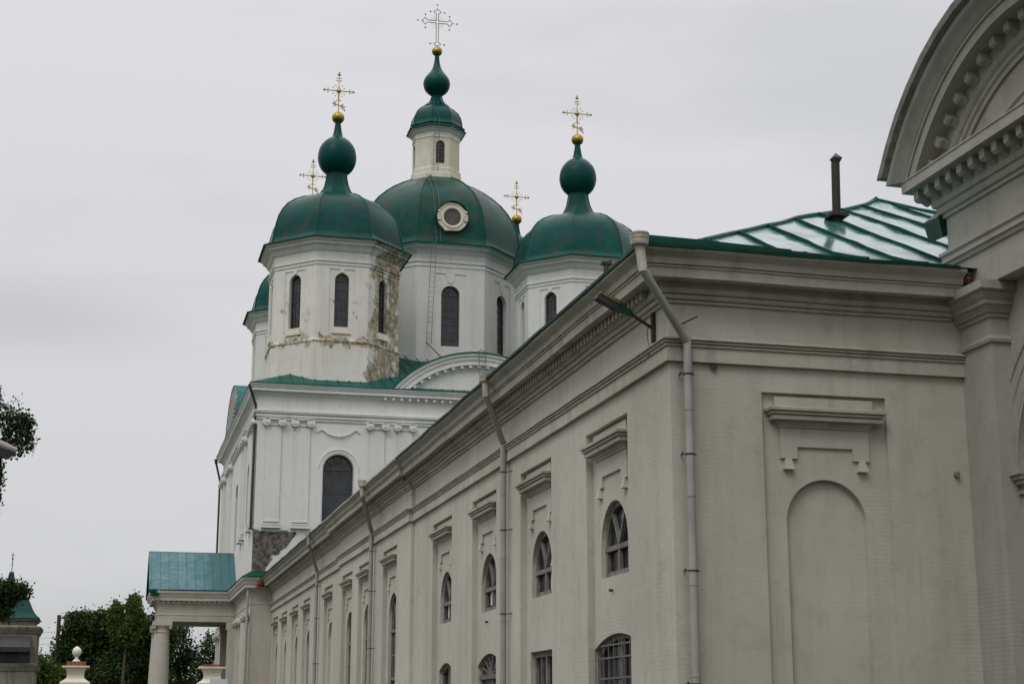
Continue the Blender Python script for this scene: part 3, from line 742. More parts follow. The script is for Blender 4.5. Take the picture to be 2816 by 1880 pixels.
# pilaster capital
cpm = MB()
def pilcap(m, y0, y1):
    x1 = TX+.38
    m.sweep([(x1, y0), (TX, y0), (TX, y1)][::1], [(0, 0)], wob=0) if False else None
    pth = [(x1, y0), (TX, y0), (TX, y1)]
    m.sweep(pth, [(-.01, 8.36), (.05, 8.36), (.06, 8.42), (.0, 8.50), (-.01, 8.50)])
    m.sweep(pth, [(-.01, 8.83), (.04, 8.83), (.05, 8.90), (.09, 8.91), (.10, 8.96), (.16, 9.03), (.20, 9.04), (.20, 9.12), (.215, 9.13), (.24, 9.15), (.28, 9.24), (.36, 9.28), (.36, 9.44), (-.01, 9.455)])
pilcap(cpm, 25.21, 26.28)
cpm.build('pilaster_capital', M['towerm'], tow, auto=30); cpm = MB()
cpm.T = Matrix.Translation((0, 2*TC, 0)) @ Matrix.Scale(-1, 4, (0, 1, 0)); pilcap(cpm, 25.21, 26.4); cpm.T = Matrix()
cpm.build('pilaster_capital', M['towerm'], tow, auto=30)

# ================================================================== CATHEDRAL
cat = thing('five_domed_cathedral', 'white cube cathedral with five green onion domes, gilt crosses and peeling plaster', 'cathedral', (22, 110, 0))
X0, X1, Y0, Y1 = 8.4, 35.6, 96.0, 124.5; XM = 22.2
wl = MB(); wl.T = FB(Y0)
holes = [arch(c, .95, 12.9, 16.58, 20) for c in (13.42, XM, 2*XM-13.42)]
wl.slab(rect(X0, 0, X1, 21.3), holes, 0, .7)
wl.T = FA(X0)
sh = [arch(-c, .95, 12.9, 16.58, 16) for c in (101.2, 110.3, 119.4)]
wl.slab(rect(-Y1, 0, -(Y0+.7), 21.29), sh, 0, .7)
wl.T = Matrix(); wl.box(X0+.7, Y1-.6, 0, X1, Y1-.001, 21.2); wl.box(X1-.6, Y0+.7, 0, X1-.001, Y1-.6, 21.2)
cube = wl.build('wall', M['cubepeel'], cat)
# attached giant order
def pilaster(m, c, z0, z1, hw=.46, pj=.10, bs=.12):
    m.box(c-hw, -pj, z0+.45, c+hw, .02, z1)
    m.box(c-hw-bs*.6, -pj-bs*.6, z0+.20, c+hw+bs*.6, .02, z0+.29); m.box(c-hw-bs, -pj-bs, z0, c+hw+bs, .02, z0+.16); m.box(c-hw-.03, -pj-.05, z0+.36, c+hw+.03, .02, z0+.45)
    for q in (-1, 1): # volutes
        m.T_ = m.T; x = c+q*(hw+.02)
        n_ = 12; 
        for rr, yy in ((.25, -pj-.20), (.11, -pj-.25)):
            vs = [(x+rr*cos(2*pi*i/n_), yy, z1+.22+rr*sin(2*pi*i/n_)) for i in range(n_)]+[(x+rr*cos(2*pi*i/n_), .02, z1+.22+rr*sin(2*pi*i/n_)) for i in range(n_)]
            m.add(vs, [tuple(range(n_)), tuple(range(2*n_-1, n_-1, -1))]+[(i, (i+1) % n_, (i+1) % n_+n_, i+n_) for i in range(n_)])
    m.box(c-hw, -pj-.05, z1+.02, c+hw, .02, z1+.24); m.box(c-hw+.1, -pj-.08, z1+.24, c+hw-.1, .02, z1+.37); m.box(c-hw-.12, -pj-.20, z1+.37, c+hw+.12, .02, z1+.42)
for c in (9.40, 11.15, 15.78, 17.52): 
    for c_ in (c, 2*XM-c): pl = MB(); pl.T = FB(Y0); pilaster(pl, c_, 12.88, 19.12); pl.build('pilaster', M['far'], cat, auto=35)
for c in (96.75, 98.6, 103.4, 105.2, 115.4, 117.2, 121.7, 123.6):
    pl = MB(); pl.T = FA(X0); pilaster(pl, -c, 12.88, 19.12, pj=.16); pl.build('pilaster', M['far'], cat, auto=35)
    pl = MB(); pl.T = FA(X0); pilaster(pl, -c, 2.2, 7.45, pj=.10); pl.build('lower_pilaster', M['near'], cat, auto=35)
ent = MB(); cp_ = [(X0, Y0), (X0, Y1), (X1, Y1), (X1, Y0)]
ent.sweep(cp_, [(-.01, 19.52), (.08, 19.52), (.08, 19.66), (.05, 19.67), (.15, 19.69), (.15, 19.84), (.11, 19.86), (.22, 19.90), (.25, 19.98), (.26, 20.05), (.03, 20.12), (.03, 20.98), (.10, 21.02), (.12, 21.10), (.20, 21.14), (.22, 21.22), (.42, 21.24), (.42, 21.42), (.47, 21.44), (.50, 21.54), (.56, 21.60), (.56, 21.66), (0, 21.70)], closed=True, wob=.01, step=1.5)
for c in range(24): ent.box(XM-6.0+c*.52-.08, Y0-.34, 21.02, XM-6.0+c*.52+.08, Y0-.10, 21.2)
ent.build('entablature', M['far'], cat, auto=35)
for c in (13.42, XM, 2*XM-13.42):
    rd = MB(); rd.T = FB(Y0)
    rd.arcsweep(c, 16.58, [(0, 1.27), (.07, 1.27), (.07, 1.20), (.03, 1.18), (.03, 1.03), (0, 1.01)], -pi/2, pi/2, 28)
    for q in (-1, 1): rd.box(min(c+q*1.01, c+q*1.27), -.05, 12.9, max(c+q*1.01, c+q*1.27), .01, 16.58)
    rd.build('window_surround', M['far'], cat, auto=35)
rd = MB(); rd.T = FB(Y0)
for c in (13.38,): rd.chain([(c-1.35, -.05, 18.82), (c-1.12, -.06, 19.0), (c-.95, -.07, 18.97), (c-.7, -.08, 18.78), (c-.35, -.09, 18.66), (c, -.10, 18.62), (c+.35, -.09, 18.68), (c+.7, -.08, 18.82), (c+.95, -.07, 19.02), (c+1.12, -.06, 19.03), (c+1.35, -.05, 18.84)], [.02, .035, .04, .04, .045, .05, .045, .04, .04, .035, .02], 6)
rd.build('garland', M['far'], cat, auto=35)
def cathedral_window():
    p = MB(); p.slab(arch(0, 1.0, 12.85, 16.58), [], .48, .49); r_ = local('window', p, M['glass'])
    f = MB(); f.slab(arch(0, .99, 12.86, 16.58), [arch(0, .88, 12.98, 16.58)], .40, .46)
    bars(f, [(-.9, 16.62, .9, 16.62)], .38, .45, .08); bars(f, [(-.3, 13, -.3, 16.6), (.3, 13, .3, 16.6)], .41, .46, .04)
    bars(f, [(-.9, 14.0, .9, 14.0), (-.9, 15.2, .9, 15.2)], .42, .46, .04)
    for q in range(1, 5): a_ = pi*q/5; bars(f, [(.42*cos(a_), 16.62+.42*sin(a_), .88*cos(a_), 16.62+.88*sin(a_))], .41, .46, .04)
    for q in range(8):
        a0, a1 = pi*q/8, pi*(q+1)/8; bars(f, [(.42*cos(a0), 16.62+.42*sin(a0), .42*cos(a1), 16.62+.42*sin(a1))], .41, .46, .04)
    local('window_frame', f, M['dframe'], r_); return r_
cw = cathedral_window(); place(cw, cat, (13.42, Y0, 0), 0)
for c in (XM, 2*XM-13.42): dup(cw, cat, (c, Y0, 0), 0)
for c in (101.2, 110.3, 119.4): dup(cw, cat, (X0, c, 0), -pi/2)
# hipped roof
rf = MB(); S = .45; ox = .58
a = (X0-ox, Y0-ox); b = (X1+ox, Y1+ox); ap0 = ((X0+X1)/2, (Y0+Y1)/2, 21.69+S*((X1-X0)/2+ox))
q4 = [(a[0], a[1], 21.69), (b[0], a[1], 21.69), (b[0], b[1], 21.69), (a[0], b[1], 21.69)]
for i in range(4): rf.add([q4[i], q4[(i+1) % 4], ap0], [(0, 1, 2)])
for i in range(40):
    x = a[0]+.5+i*.72
    if x > b[0]-.4: break
    t = min(x-a[0], b[0]-x); rf.tube((x, a[1]+.02, 21.70), (x, a[1]+t, 21.70+S*t), .035, n=4)
rf.build('roof', M['churchroof'], cat)
ev = MB(); ev.sweep(cp_, [(.52, 21.66), (.585, 21.655), (.60, 21.71), (.5, 21.74)], closed=True, wob=.012, step=1.0); ev.build('eave_flashing', M['trim'], cat)
# arched gables
aw, rise = 5.6, 2.62; KR = (aw*aw+rise*rise)/(2*rise); KA = math.asin(aw/KR); KZ = 21.72+rise-KR
for T, c in ((FB(Y0), XM), (FA(X0), -110.4)):
    ar = MB(); at = MB(); ab = MB(); ar.T = at.T = ab.T = T
    ar.arcsweep(c, KZ, [(0, KR-1.12), (.06, KR-1.12), (.06, KR-1.02), (.12, KR-.98), (.12, KR-.82), (.34, KR-.78), (.34, KR-.50), (.40, KR-.46), (.42, KR-.30), (.50, KR-.20), (.52, KR-.06), (0, KR-.04)], -KA, KA, 36)
    for i in range(19):
        q = -KA*.9+2*KA*.9*i/18; T0 = ar.T; ar.T = T0 @ Matrix.Translation((c+(KR-.93)*sin(q), 0, KZ+(KR-.93)*cos(q))) @ Matrix.Rotation(q, 4, 'Y'); ar.box(-.10, -.30, -.02, .10, -.08, .14); ar.T = T0
    at.slab([(c+(KR-1.0)*sin(-KA+2*KA*i/24), KZ+(KR-1.0)*cos(-KA+2*KA*i/24)) for i in range(25)], [], -.02, .3)
    ab.arcsweep(c, KZ, [(.50, KR-.055), (.56, KR-.05), (.57, KR+.03), (-5.5, KR+.03), (-5.5, KR-.1), (.50, KR-.1)], -KA*1.01, KA*1.01, 30, wob=.008)
    ar.build('arched_gable', M['far'], cat, auto=30); at.build('tympanum', M['far'], cat); ab.build('gable_roof', M['trim'], cat)

# crosses
def cross_a():
    m = MB()
    m.tube((0, 0, 0), (0, 0, 2.95), .040, .025, n=6); m.box(-.05, -.03, .9, .05, .03, 1.9)
    m.tube((-1.0, 0, 1.62), (1.0, 0, 1.62), .038, n=6); m.sphere((0, 0, 1.62), .17, 10)
    for s_ in (-1, 1):
        for xx, w_ in ((.75, .14), (.98, .07)): m.tube((s_*xx, 0, 1.62-w_), (s_*xx, 0, 1.62+w_), .028, n=5); m.sphere((s_*xx, 0, 1.62+w_), .045, 6); m.sphere((s_*xx, 0, 1.62-w_), .045, 6)
        m.sphere((s_*1.06, 0, 1.62), .055, 6)
    for zz, w_ in ((2.35, .15), (2.53, .15), (2.78, .10), (.92, .13)): m.tube((-w_, 0, zz), (w_, 0, zz), .028, n=5); m.sphere((w_, 0, zz), .045, 6); m.sphere((-w_, 0, zz), .045, 6)
    m.sphere((0, 0, 2.95), .07, 6); m.sphere((0, 0, 2.82), .10, 8)
    for q in range(4):
        for dq in (-.25, .25):
            a_ = pi/4+q*pi/2+dq; m.tube((.1*cos(a_), 0, 1.62+.1*sin(a_)), (.42*cos(a_), 0, 1.62+.42*sin(a_)), .009, n=4); m.sphere((.45*cos(a_), 0, 1.62+.45*sin(a_)), .045, 6)
    m.tube((-.36, 0, .68), (.36, 0, .46), .04, n=6)
    for s_, zc in ((-1, .66), (1, .48)):
        x = s_*.30
        for dx, dz in ((0, .18), (0, -.16), (s_*.12, .02), (-s_*.1, .12), (-s_*.1, -.1)): m.tube((x, 0, zc), (x+dx, 0, zc+dz), .026, n=5); m.sphere((x+dx, 0, zc+dz), .048, 6)
    m.tube((.36, 0, .42), (.42, 0, .24), .03, n=5); m.sphere((.42, 0, .22), .06, 6)
    return m
def cross_b():
    m = MB(); h = .085
    def lin(pts, r=.032):
        for p, q in zip(pts, pts[1:]): m.tube((p[0], 0, p[1]), (q[0], 0, q[1]), r, n=5)
    zc = 2.05
    lin([(-h, .35), (-h, zc-h)]); lin([(h, .35), (h, zc-h)]); lin([(-h, zc+h), (-h, 2.75)]); lin([(h, zc+h), (h, 2.75)])
    for s_ in (-1, 1): lin([(s_*h, zc-h), (s_*.82, zc-h)], .03); lin([(s_*h, zc+h), (s_*.82, zc+h)], .03)
    def tre(cx, cz, d):
        ux, uz = d; vx, vz = -uz, ux; P = lambda a, b: (cx+ux*a+vx*b, cz+uz*a+vz*b)
        lin([P(-.02, h), P(.10, .26), P(.20, .24), P(.26, .10), P(.42, .0), P(.26, -.10), P(.20, -.24), P(.10, -.26), P(-.02, -h)])
        for a_, b_ in ((.72, 0), (.12, .55), (.12, -.55)): p = P(a_, b_); m.sphere((p[0], 0, p[1]), .07, 8)
        for (a_, b_), (c_, e_) in (((.42, 0), (.72, 0)), ((.12, .26), (.12, .55)), ((.12, -.26), (.12, -.55))):
            p, q = P(a_, b_), P(c_, e_); m.tube((p[0], 0, p[1]), (q[0], 0, q[1]), .008, n=4)
    tre(0, 2.75, (0, 1)); tre(-.82, zc, (-1, 0)); tre(.82, zc, (1, 0))
    lin([(-h, .35), (-.26, .26), (-.22, .14), (0, .05), (.22, .14), (.26, .26), (h, .35)])
    for s_ in (-1, 1): m.tube((s_*.25, 0, .22), (s_*.52, 0, .22), .008, n=4); m.sphere((s_*.55, 0, .22), .07, 8)
    for q in range(4):
        for j in range(4): a_ = q*pi/2+pi/10+j*pi/10*1.0; m.tube((.1*cos(a_), 0, zc+.1*sin(a_)), (.62*cos(a_), 0, zc+.62*sin(a_)), .010, n=4)
    m.tube((0, 0, -.2), (0, 0, .1), .05, n=6)
    return m
crA = local('cross', cross_a(), M['goldcross'])
# onion, neck, ball on round bodies
def onion(m, cx, cy, z0, s=1.0):
    pr = [(1.20, 0), (1.12, .10), (.92, .35), (.78, .65), (.70, .95), (.66, 1.22), (.70, 1.33), (.86, 1.45), (1.04, 1.65), (1.18, 1.9), (1.26, 2.18), (1.29, 2.45), (1.27, 2.75), (1.19, 3.02), (1.04, 3.27), (.86, 3.46), (.66, 3.60), (.50, 3.72), (.40, 3.88), (.33, 4.1), (.27, 4.4), (.22, 4.75), (.20, 5.0)]
    m.lathe(cx, cy, [(r*s, z0+z*s) for r, z in pr], 40)
CZ = [22.0, 24.95, 30.2, 31.95]
def octpath(cx, cy, ap):
    R = ap/cos(pi/8); return [(cx+R*cos(-pi/8-i*pi/4), cy+R*sin(-pi/8-i*pi/4)) for i in range(8)]
def octwalls(m, cx, cy, ap, z0, z1, th, hole=None, only=None):
    hw = ap*math.tan(pi/8)
    for i in range(8):
        ang = i*pi/4; m.T = FR(cx, cy, ang, ap)
        # mitred wall piece: outer face wider than the inner
        m.slab(rect(-hw+.0005, z0, hw-.0005, z1), (hole(i) if hole else []), 0, th)
    m.T = Matrix()
def drum_window(hw, z0, zs, dp=.28):
    p = MB(); p.slab(arch(0, hw+.03, z0-.03, zs, 12), [], dp, dp+.02); r_ = local('window', p, M['glass'])
    f = MB(); f.slab(arch(0, hw+.02, z0-.02, zs, 12), [arch(0, hw-.05, z0+.05, zs, 12)], dp-.06, dp-.01)
    nn = 5 if hw < .55 else 7
    for z in [z0+(zs-z0)*q/nn for q in range(1, nn)]: bars(f, [(-hw, z, hw, z)], dp-.045, dp-.01, .03)
    bars(f, [(-hw, zs, hw, zs)], dp-.07, dp-.01, .06); bars(f, [(-hw*.33, z0, -hw*.33, zs), (hw*.33, z0, hw*.33, zs)], dp-.045, dp-.01, .03)
    for q in range(1, 4): a_ = pi*q/4; bars(f, [(0, zs, hw*cos(a_), zs+hw*sin(a_))], dp-.045, dp-.01, .03)
    local('window_frame', f, M['dframe'], r_); return r_
def corner_drum(cx, cy, mat, dz=0.0):
    ap, zb = 4.08, 21.9; w_ = MB()
    octwalls(w_, cx, cy, ap, 22.0, 31.1, .05, lambda i: [[(-.80, 25.55), (.80, 25.55), (.80, 29.66), (.16, 29.66), (.10, 29.44), (-.10, 29.44), (-.16, 29.66), (-.80, 29.66)]])
    octwalls(w_, cx, cy, ap-.05, 22.0, 31.1, .45, lambda i: [arch(0, .46, 25.86, 28.95, 12)])
    w_.sweep(octpath(cx, cy, ap), [(-.01, 22.0), (.10, 22.0), (.10, 24.80), (.14, 24.84), (.14, 24.96), (-.01, 25.06)], closed=True, wob=.015, step=.8)
    d_ = w_.build('drum', mat, cat)
    cm = MB(); cm.sweep(octpath(cx, cy, ap), [(-.01, 29.90), (.05, 29.91), (.05, 29.99), (.02, 30.01), (.02, 30.10), (.09, 30.12), (.09, 30.21), (.03, 30.24), (.03, 30.78), (.08, 30.82), (.16, 30.90), (.22, 31.02), (.34, 31.16), (.46, 31.22), (.46, 31.33), (.60, 31.42), (.64, 31.52), (.66, 31.57), (0, 31.60)], closed=True)
    cm.build('drum_cornice', mat, d_, auto=30)
    e_ = MB(); e_.sweep(octpath(cx, cy, ap), [(.62, 31.57), (.80, 31.52), (.81, 31.56), (.50, 31.70), (.10, 31.80)], closed=True); e_.build('drum_eave', M['eave'], d_)
    dm_ = MB(); dm_.facets(cx, cy, [(4.62, 31.66), (4.34, 31.80), (4.26, 32.15), (4.20, 32.6), (4.10, 33.1), (3.94, 33.7), (3.70, 34.2), (3.35, 34.68), (2.86, 35.08), (2.25, 35.40), (1.70, 35.58), (1.25, 35.68)], wob=.02)
    dm_.build('dome', M['dome'], d_, auto=60)
    nk = MB(); nk.facets(cx, cy, [(1.05, 35.60), (1.34, 35.63), (1.24, 35.74), (1.14, 35.86), (.92, 36.20), (.77, 36.6), (.68, 37.05), (.64, 37.44)], ridge=.03)
    nk.lathe(cx, cy, [(.62, 37.36), (.72, 37.46), (.88, 37.58), (1.06, 37.78), (1.20, 38.04), (1.28, 38.32), (1.31, 38.58), (1.28, 38.88), (1.21, 39.20), (1.07, 39.48), (.86, 39.74), (.64, 39.92), (.45, 40.02), (.37, 40.10), (.30, 40.38), (.24, 40.7), (.20, 41.0), (.19, 41.2)], 40)
    nk.build('onion', M['onion'], d_, auto=60)
    gb = MB(); gb.sphere((cx, cy, 41.50), .43, 24, .95); gb.build('gilt_ball', M['gold'], d_, smooth=True)
    return d_
specs = [(13.5, 101.1), (30.5, 101.1), (14.0, 118.9), (30.9, 119.9)]
dw0 = None
for i, (cx, cy) in enumerate(specs):
    d_ = corner_drum(cx, cy, M['drumpeel'] if i == 0 else M['far'])
    if i == 0: place(crA, d_, (cx, cy, 41.85), 0)
    else: dup(crA, d_, (cx, cy, 41.85), 0)
    for k in range(8):
        if k in (1, 2, 3) : continue
        ang = k*pi/4; p = FR(cx, cy, ang, 4.03) @ Vector((0, 0, 0))
        if dw0 is None: dw0 = drum_window(.46, 25.86, 28.95); place(dw0, d_, p, ang+pi/2)
        else: dup(dw0, d_, p, ang+pi/2)
    for k in (4, 5, 6, 7):
        s_ = MB(); s_.T = FR(cx, cy, k*pi/4, 4.08); s_.box(-.52, -.06, 25.56, .52, .04, 25.84); s_.box(-.6, -.10, 25.40, .6, .04, 25.561)
        s_.T = Matrix(); s_.build('sill', M['yellowed'] if i == 0 else M['far'], d_)

# great middle drum
cx, cy, ap = XM, 110.5, 5.85
w_ = MB()
octwalls(w_, cx, cy, ap, 24.0, 33.5, .05, lambda i: [[(-1.1, 26.2), (1.1, 26.2), (1.1, 32.05), (.32, 32.05), (.18, 31.4), (-.18, 31.4), (-.32, 32.05), (-1.1, 32.05)]])
octwalls(w_, cx, cy, ap-.05, 24.0, 33.5, .6, lambda i: [arch(0, .66, 26.85, 30.55, 14)])
mid = w_.build('drum', M['far'], cat)
cm = MB(); cm.sweep(octpath(cx, cy, ap), [(-.01, 32.5), (.05, 32.51), (.05, 32.62), (.02, 32.64), (.02, 32.80), (.09, 32.82), (.09, 32.95), (.03, 32.98), (.03, 33.42), (.10, 33.50), (.16, 33.60), (.22, 33.68), (.38, 33.78), (.48, 33.80), (.48, 33.90), (.62, 33.97), (.66, 34.04), (0, 34.08)], closed=True); cm.build('drum_cornice', M['far'], mid, auto=30)
e_ = MB(); e_.sweep(octpath(cx, cy, ap), [(.62, 34.04), (.80, 33.99), (.82, 34.04), (.50, 34.20), (.0, 34.3)], closed=True); e_.build('drum_eave', M['eave'], mid)
dm_ = MB(); dm_.facets(cx, cy, [(6.3, 34.16), (6.0, 34.3), (5.93, 34.8), (5.88, 35.3), (5.80, 35.9), (5.66, 36.6), (5.42, 37.3), (5.05, 38.0), (4.58, 38.65), (3.98, 39.25), (3.35, 39.75), (2.65, 40.2), (1.9, 40.6)], ridge=.06, wob=.03); dm_.build('dome', M['domeold'], mid, auto=60)
lw = MB()
octwalls(lw, cx, cy, 1.66, 40.3, 44.3, .22, lambda i: [arch(0, .33, 41.75, 43.2, 10)] if i % 2 == 0 else [])
lw.sweep(octpath(cx, cy, 1.66), [(-.01, 40.3), (.14, 40.3), (.14, 41.0), (.10, 41.05), (.10, 41.38), (.04, 41.44), (-.01, 41.44)], closed=True)
lw.build('lantern', M['lanternw'], mid)
cm = MB(); cm.sweep(octpath(cx, cy, 1.66), [(-.01, 43.80), (.04, 43.81), (.04, 43.88), (.02, 43.9), (.02, 44.2), (.10, 44.26), (.20, 44.42), (.36, 44.50), (.40, 44.62), (0, 44.66)], closed=True); cm.build('lantern_cornice', M['far'], mid, auto=30)
e_ = MB(); e_.sweep(octpath(cx, cy, 1.66), [(.30, 44.60), (.46, 44.54), (.49, 44.60), (.22, 44.92), (.0, 45.05)], closed=True)
e_.facets(cx, cy, [(2.05, 44.85), (1.86, 45.0), (1.83, 45.3), (1.74, 45.75), (1.55, 46.15), (1.22, 46.5), (.85, 46.75)], ridge=.03); 
e_.facets(cx, cy, [(.80, 46.70), (.98, 46.72), (.86, 46.82), (.62, 47.05), (.47, 47.3), (.38, 47.62)], ridge=.02)
e_.lathe(cx, cy, [(.36, 47.58), (.45, 47.74), (.64, 47.88), (.86, 48.10), (.98, 48.36), (1.03, 48.64), (.99, 48.90), (.89, 49.12), (.72, 49.35), (.55, 49.57), (.42, 49.78), (.31, 50.02), (.23, 50.35), (.18, 50.7), (.17, 51.05)], 36)
e_.build('onion', M['onion'], mid, auto=60)
gb = MB(); gb.sphere((cx, cy, 51.33), .40, 24, .95); gb.build('gilt_ball', M['gold'], mid, smooth=True)
cb = local('cross', cross_b(), M['silver']); place(cb, mid, (cx, cy, 51.72), 0)
dw = None
for k in range(8):
    if k in (1, 2, 3): continue
    ang = k*pi/4; p = FR(cx, cy, ang, 5.80) @ Vector((0, 0, 0))
    if dw is None: dw = drum_window(.66, 26.85, 30.55, .34); place(dw, mid, p, ang+pi/2)
    else: dup(dw, mid, p, ang+pi/2)
lwin = None
for k in (4, 6, 0):
    ang = k*pi/4; p = FR(cx, cy, ang, 1.66) @ Vector((0, 0, 0))
    if lwin is None: lwin = drum_window(.33, 41.75, 43.2, .16); place(lwin, mid, p, ang+pi/2)
    else: dup(lwin, mid, p, ang+pi/2)
# round dormer window in the middle dome
oc = MB(); oc.T = FB(104.30)
n_ = 22; ring = [(cx+1.13*cos(2*pi*i/n_)*random.uniform(.90, 1.06), 36.12+1.13*sin(2*pi*i/n_)*random.uniform(.90, 1.06)*(.93 if i > n_/2 else 1)) for i in range(n_)]
oc.slab(ring, [[(cx+.62*cos(2*pi*i/24), 36.12+.62*sin(2*pi*i/24)) for i in range(24)]], 0, 1.6)
oc.arcsweep(cx, 36.12, [(0, .98), (.05, .98), (.05, .93), (0, .92)], -pi*.6, pi*.6, 28)
oc.arcsweep(cx, 36.12, [(0, .80), (.07, .80), (.07, .68), (0, .66)], 0, 2*pi, 28)
for sx in (-1, 1):
    for k_ in range(3): oc.box(cx+sx*.98-.14, -.10, 35.86+k_*.17, cx+sx*.98+.14, .3, 35.99+k_*.17)
    oc.sphere((cx+sx*1.0, -.03, 36.5), .13, 8)
oc.build('round_window', M['yellowed'], mid)
ob = MB(); ob.T = FB(104.30); ob.slab([(cx+.64*cos(2*pi*i/24), 36.12+.64*sin(2*pi*i/24)) for i in range(24)], [], .06, .12); ob.build('round_pane', M['dframe'], mid)
oh = MB(); oh.T = FB(104.30); oh.arcsweep(cx, 36.12, [(.12, 1.12), (.16, 1.16), (.14, 1.20), (-2.4, 1.20), (-2.4, 1.12)], -pi*.62, pi*.62, 24, wob=.015); oh.build('round_window_hood', M['eave'], mid)
# ladders
def ladder(m, p, q, wd, side, step=.35, r=.017):
    p, q, s_ = Vector(p), Vector(q), Vector(side)*wd/2
    m.tube(p-s_, q-s_, r, n=5); m.tube(p+s_, q+s_, r, n=5); L = (q-p).length; k = int(L/step)
    for i in range(1, k): c = p.lerp(q, i/k); m.tube(c-s_, c+s_, r*.8, n=4)
ld = MB(); fy = 110.5-5.85
ladder(ld, (20.70, fy-.12, 28.1), (20.82, fy-.90, 34.4), .34, (1, 0, 0)); ladder(ld, (20.66, fy-.12, 26.9), (20.70, fy-.12, 28.1), .34, (1, 0, 0))
ld.tube((20.5, fy-.12, 27.0), (21.5, fy-1.2, 25.6), .05, n=5)
ld.build('drum_ladder', M['iron'], mid); ld = MB()
ladder(ld, (21.80, 110.5-1.86, 41.0), (21.80, 110.5-2.4, 44.7), .36, (1, 0, 0), .3)
ladder(ld, (21.9, 110.5-2.0, 44.9), (21.98, 110.5-.95, 46.8), .30, (1, 0, 0), .3)
ld.build('lantern_ladder', M['iron'], mid); ld = MB()
pts = [(6.2, 34.2), (5.95, 35.0), (5.68, 36.6), (5.1, 38.0), (4.0, 39.28), (2.7, 40.25), (1.95, 40.65)]
for (r0, z0), (r1, z1) in zip(pts, pts[1:]): ladder(ld, (21.2, 110.5-r0-.08, z0+.05), (21.2, 110.5-r1-.08, z1+.05), .34, (1, 0, 0), .35)
ld.build('dome_ladder', M['iron'], mid)
l2 = MB(); ladder(l2, (22.35, Y0-.75, 21.9), (22.3, Y0-.62, 24.45), .42, (1, 0, 0), .36, .026); l2.tube((22.1, Y0-.62, 24.3), (22.3, Y0-.3, 24.6), .03, n=4); l2.tube((22.5, Y0-.62, 24.3), (22.3, Y0-.3, 24.6), .03, n=4)
l2.build('gable_ladder', M['iron'], cat)

# lower storey entablature wrapping the corner and the porch
low = MB()
lp = [(9.55, Y0), (X0, Y0), (X0, 107.5), (3.4, 107.5), (3.4, 113.5), (X0, 113.5), (X0, Y1)]
lprof = [(-.02, 7.94), (.0, 7.94), (.02, 8.32), (.05, 8.33), (.05, 8.40), (.01, 8.42), (.01, 8.98), (.05, 9.0), (.08, 9.08), (.12, 9.10), (.14, 9.24), (.42, 9.26), (.42, 9.48), (.47, 9.50), (.50, 9.64), (.58, 9.74), (.60, 9.88), (0, 9.92)]
low.sweep(lp, lprof, wob=.01, step=1.2)
for i in range(17): low.box(3.3+i*.33, 107.5-.30, 9.10, 3.3+i*.33+.14, 107.5-.10, 9.255)
low.build('lower_entablature', M['near'], cat, auto=30)
lc = MB(); lc.add([(9.7, 95.3, 9.93), (7.75, 95.3, 9.90), (7.75, 106.9, 9.93), (8.38, 106.9, 10.35), (8.38, 95.98, 10.30), (9.7, 95.98, 10.32), (8.2, 95.6, 10.18)], [(0, 1, 6), (1, 4, 6), (4, 5, 6), (5, 0, 6), (1, 2, 3, 4)])
lc.build('ledge_roof', M['eave'], cat)
rb = MB(); rubble(rb, 8.7, 95.35, 9.30, 9.9, 95.9, 9.72, 60, .26); rb.build('broken_brickwork', M['brick'], cat)
lw2 = MB(); lw2.box(8.375, 95.975, 0, 9.6, 96.02, 9.2); lw2.box(8.37, 96.02, 0, 8.41, 107.5, 7.95); lw2.build('return_wall', M['near'], cat)
po = MB()
po.box(3.401, 107.501, 7.94, 8.4, 108.3, 9.86); po.box(3.401, 112.7, 7.94, 8.4, 113.499, 9.86); po.box(3.402, 108.3, 7.94, 4.2, 112.7, 9.86); po.box(4.2, 108.3, 8.6, 8.4, 112.7, 8.8)
po.add([(3.45, 107.5, 9.9), (3.45, 113.5, 9.9), (3.45, 110.5, 12.5), (8.4, 107.5, 9.9), (8.4, 113.5, 9.9), (8.4, 110.5, 12.5)], [(0, 1, 2), (3, 5, 4), (0, 3, 4, 1)])
po.build('porch', M['near'], cat)
pr_ = MB()
grid(pr_, (2.74, 106.86, 9.95), (8.42, 106.86, 9.95), (8.55, 110.5, 12.78), (2.70, 110.5, 12.78), 12, 6, .015)
grid(pr_, (2.74, 114.14, 9.95), (8.42, 114.14, 9.95), (8.42, 110.5, 12.78), (2.70, 110.5, 12.78), 12, 6, .015)
pr_.build('porch_roof', M['sheets'], cat)
pe = MB()
for s_ in (-1, 1):
    p0, p1 = Vector((2.72, 110.5+s_*3.66, 9.90)), Vector((2.68, 110.5, 12.76))
    for dx0, dx1, dz in ((0, .5, -.14), (.12, .66, -.34)): 
        a_, b_ = p0+Vector((dx0, 0, dz+.12)), p1+Vector((dx0, 0, dz+.12))
        pe.add([tuple(a_), tuple(b_), tuple(b_+Vector((dx1-dx0, 0, 0))), tuple(a_+Vector((dx1-dx0, 0, 0))), tuple(a_-Vector((0, 0, .16))), tuple(b_-Vector((0, 0, .16))), tuple(b_+Vector((dx1-dx0, 0, -.16))), tuple(a_+Vector((dx1-dx0, 0, -.16)))], [(0, 1, 2, 3), (4, 7, 6, 5), (0, 4, 5, 1), (1, 5, 6, 2), (2, 6, 7, 3), (3, 7, 4, 0)])
pe.build('porch_raking_cornice', M['eave'], cat)
colp = MB()
colp.lathe(0, 0, [(.66, .0), (.66, .3), (.62, .35), (.64, .5), (.60, .6), (.60, 3.0), (.575, 4.5), (.53, 6.0), (.49, 7.15), (.49, 7.2), (.53, 7.22), (.53, 7.3), (.49, 7.32), (.49, 7.45), (.54, 7.55), (.60, 7.65)], 32)
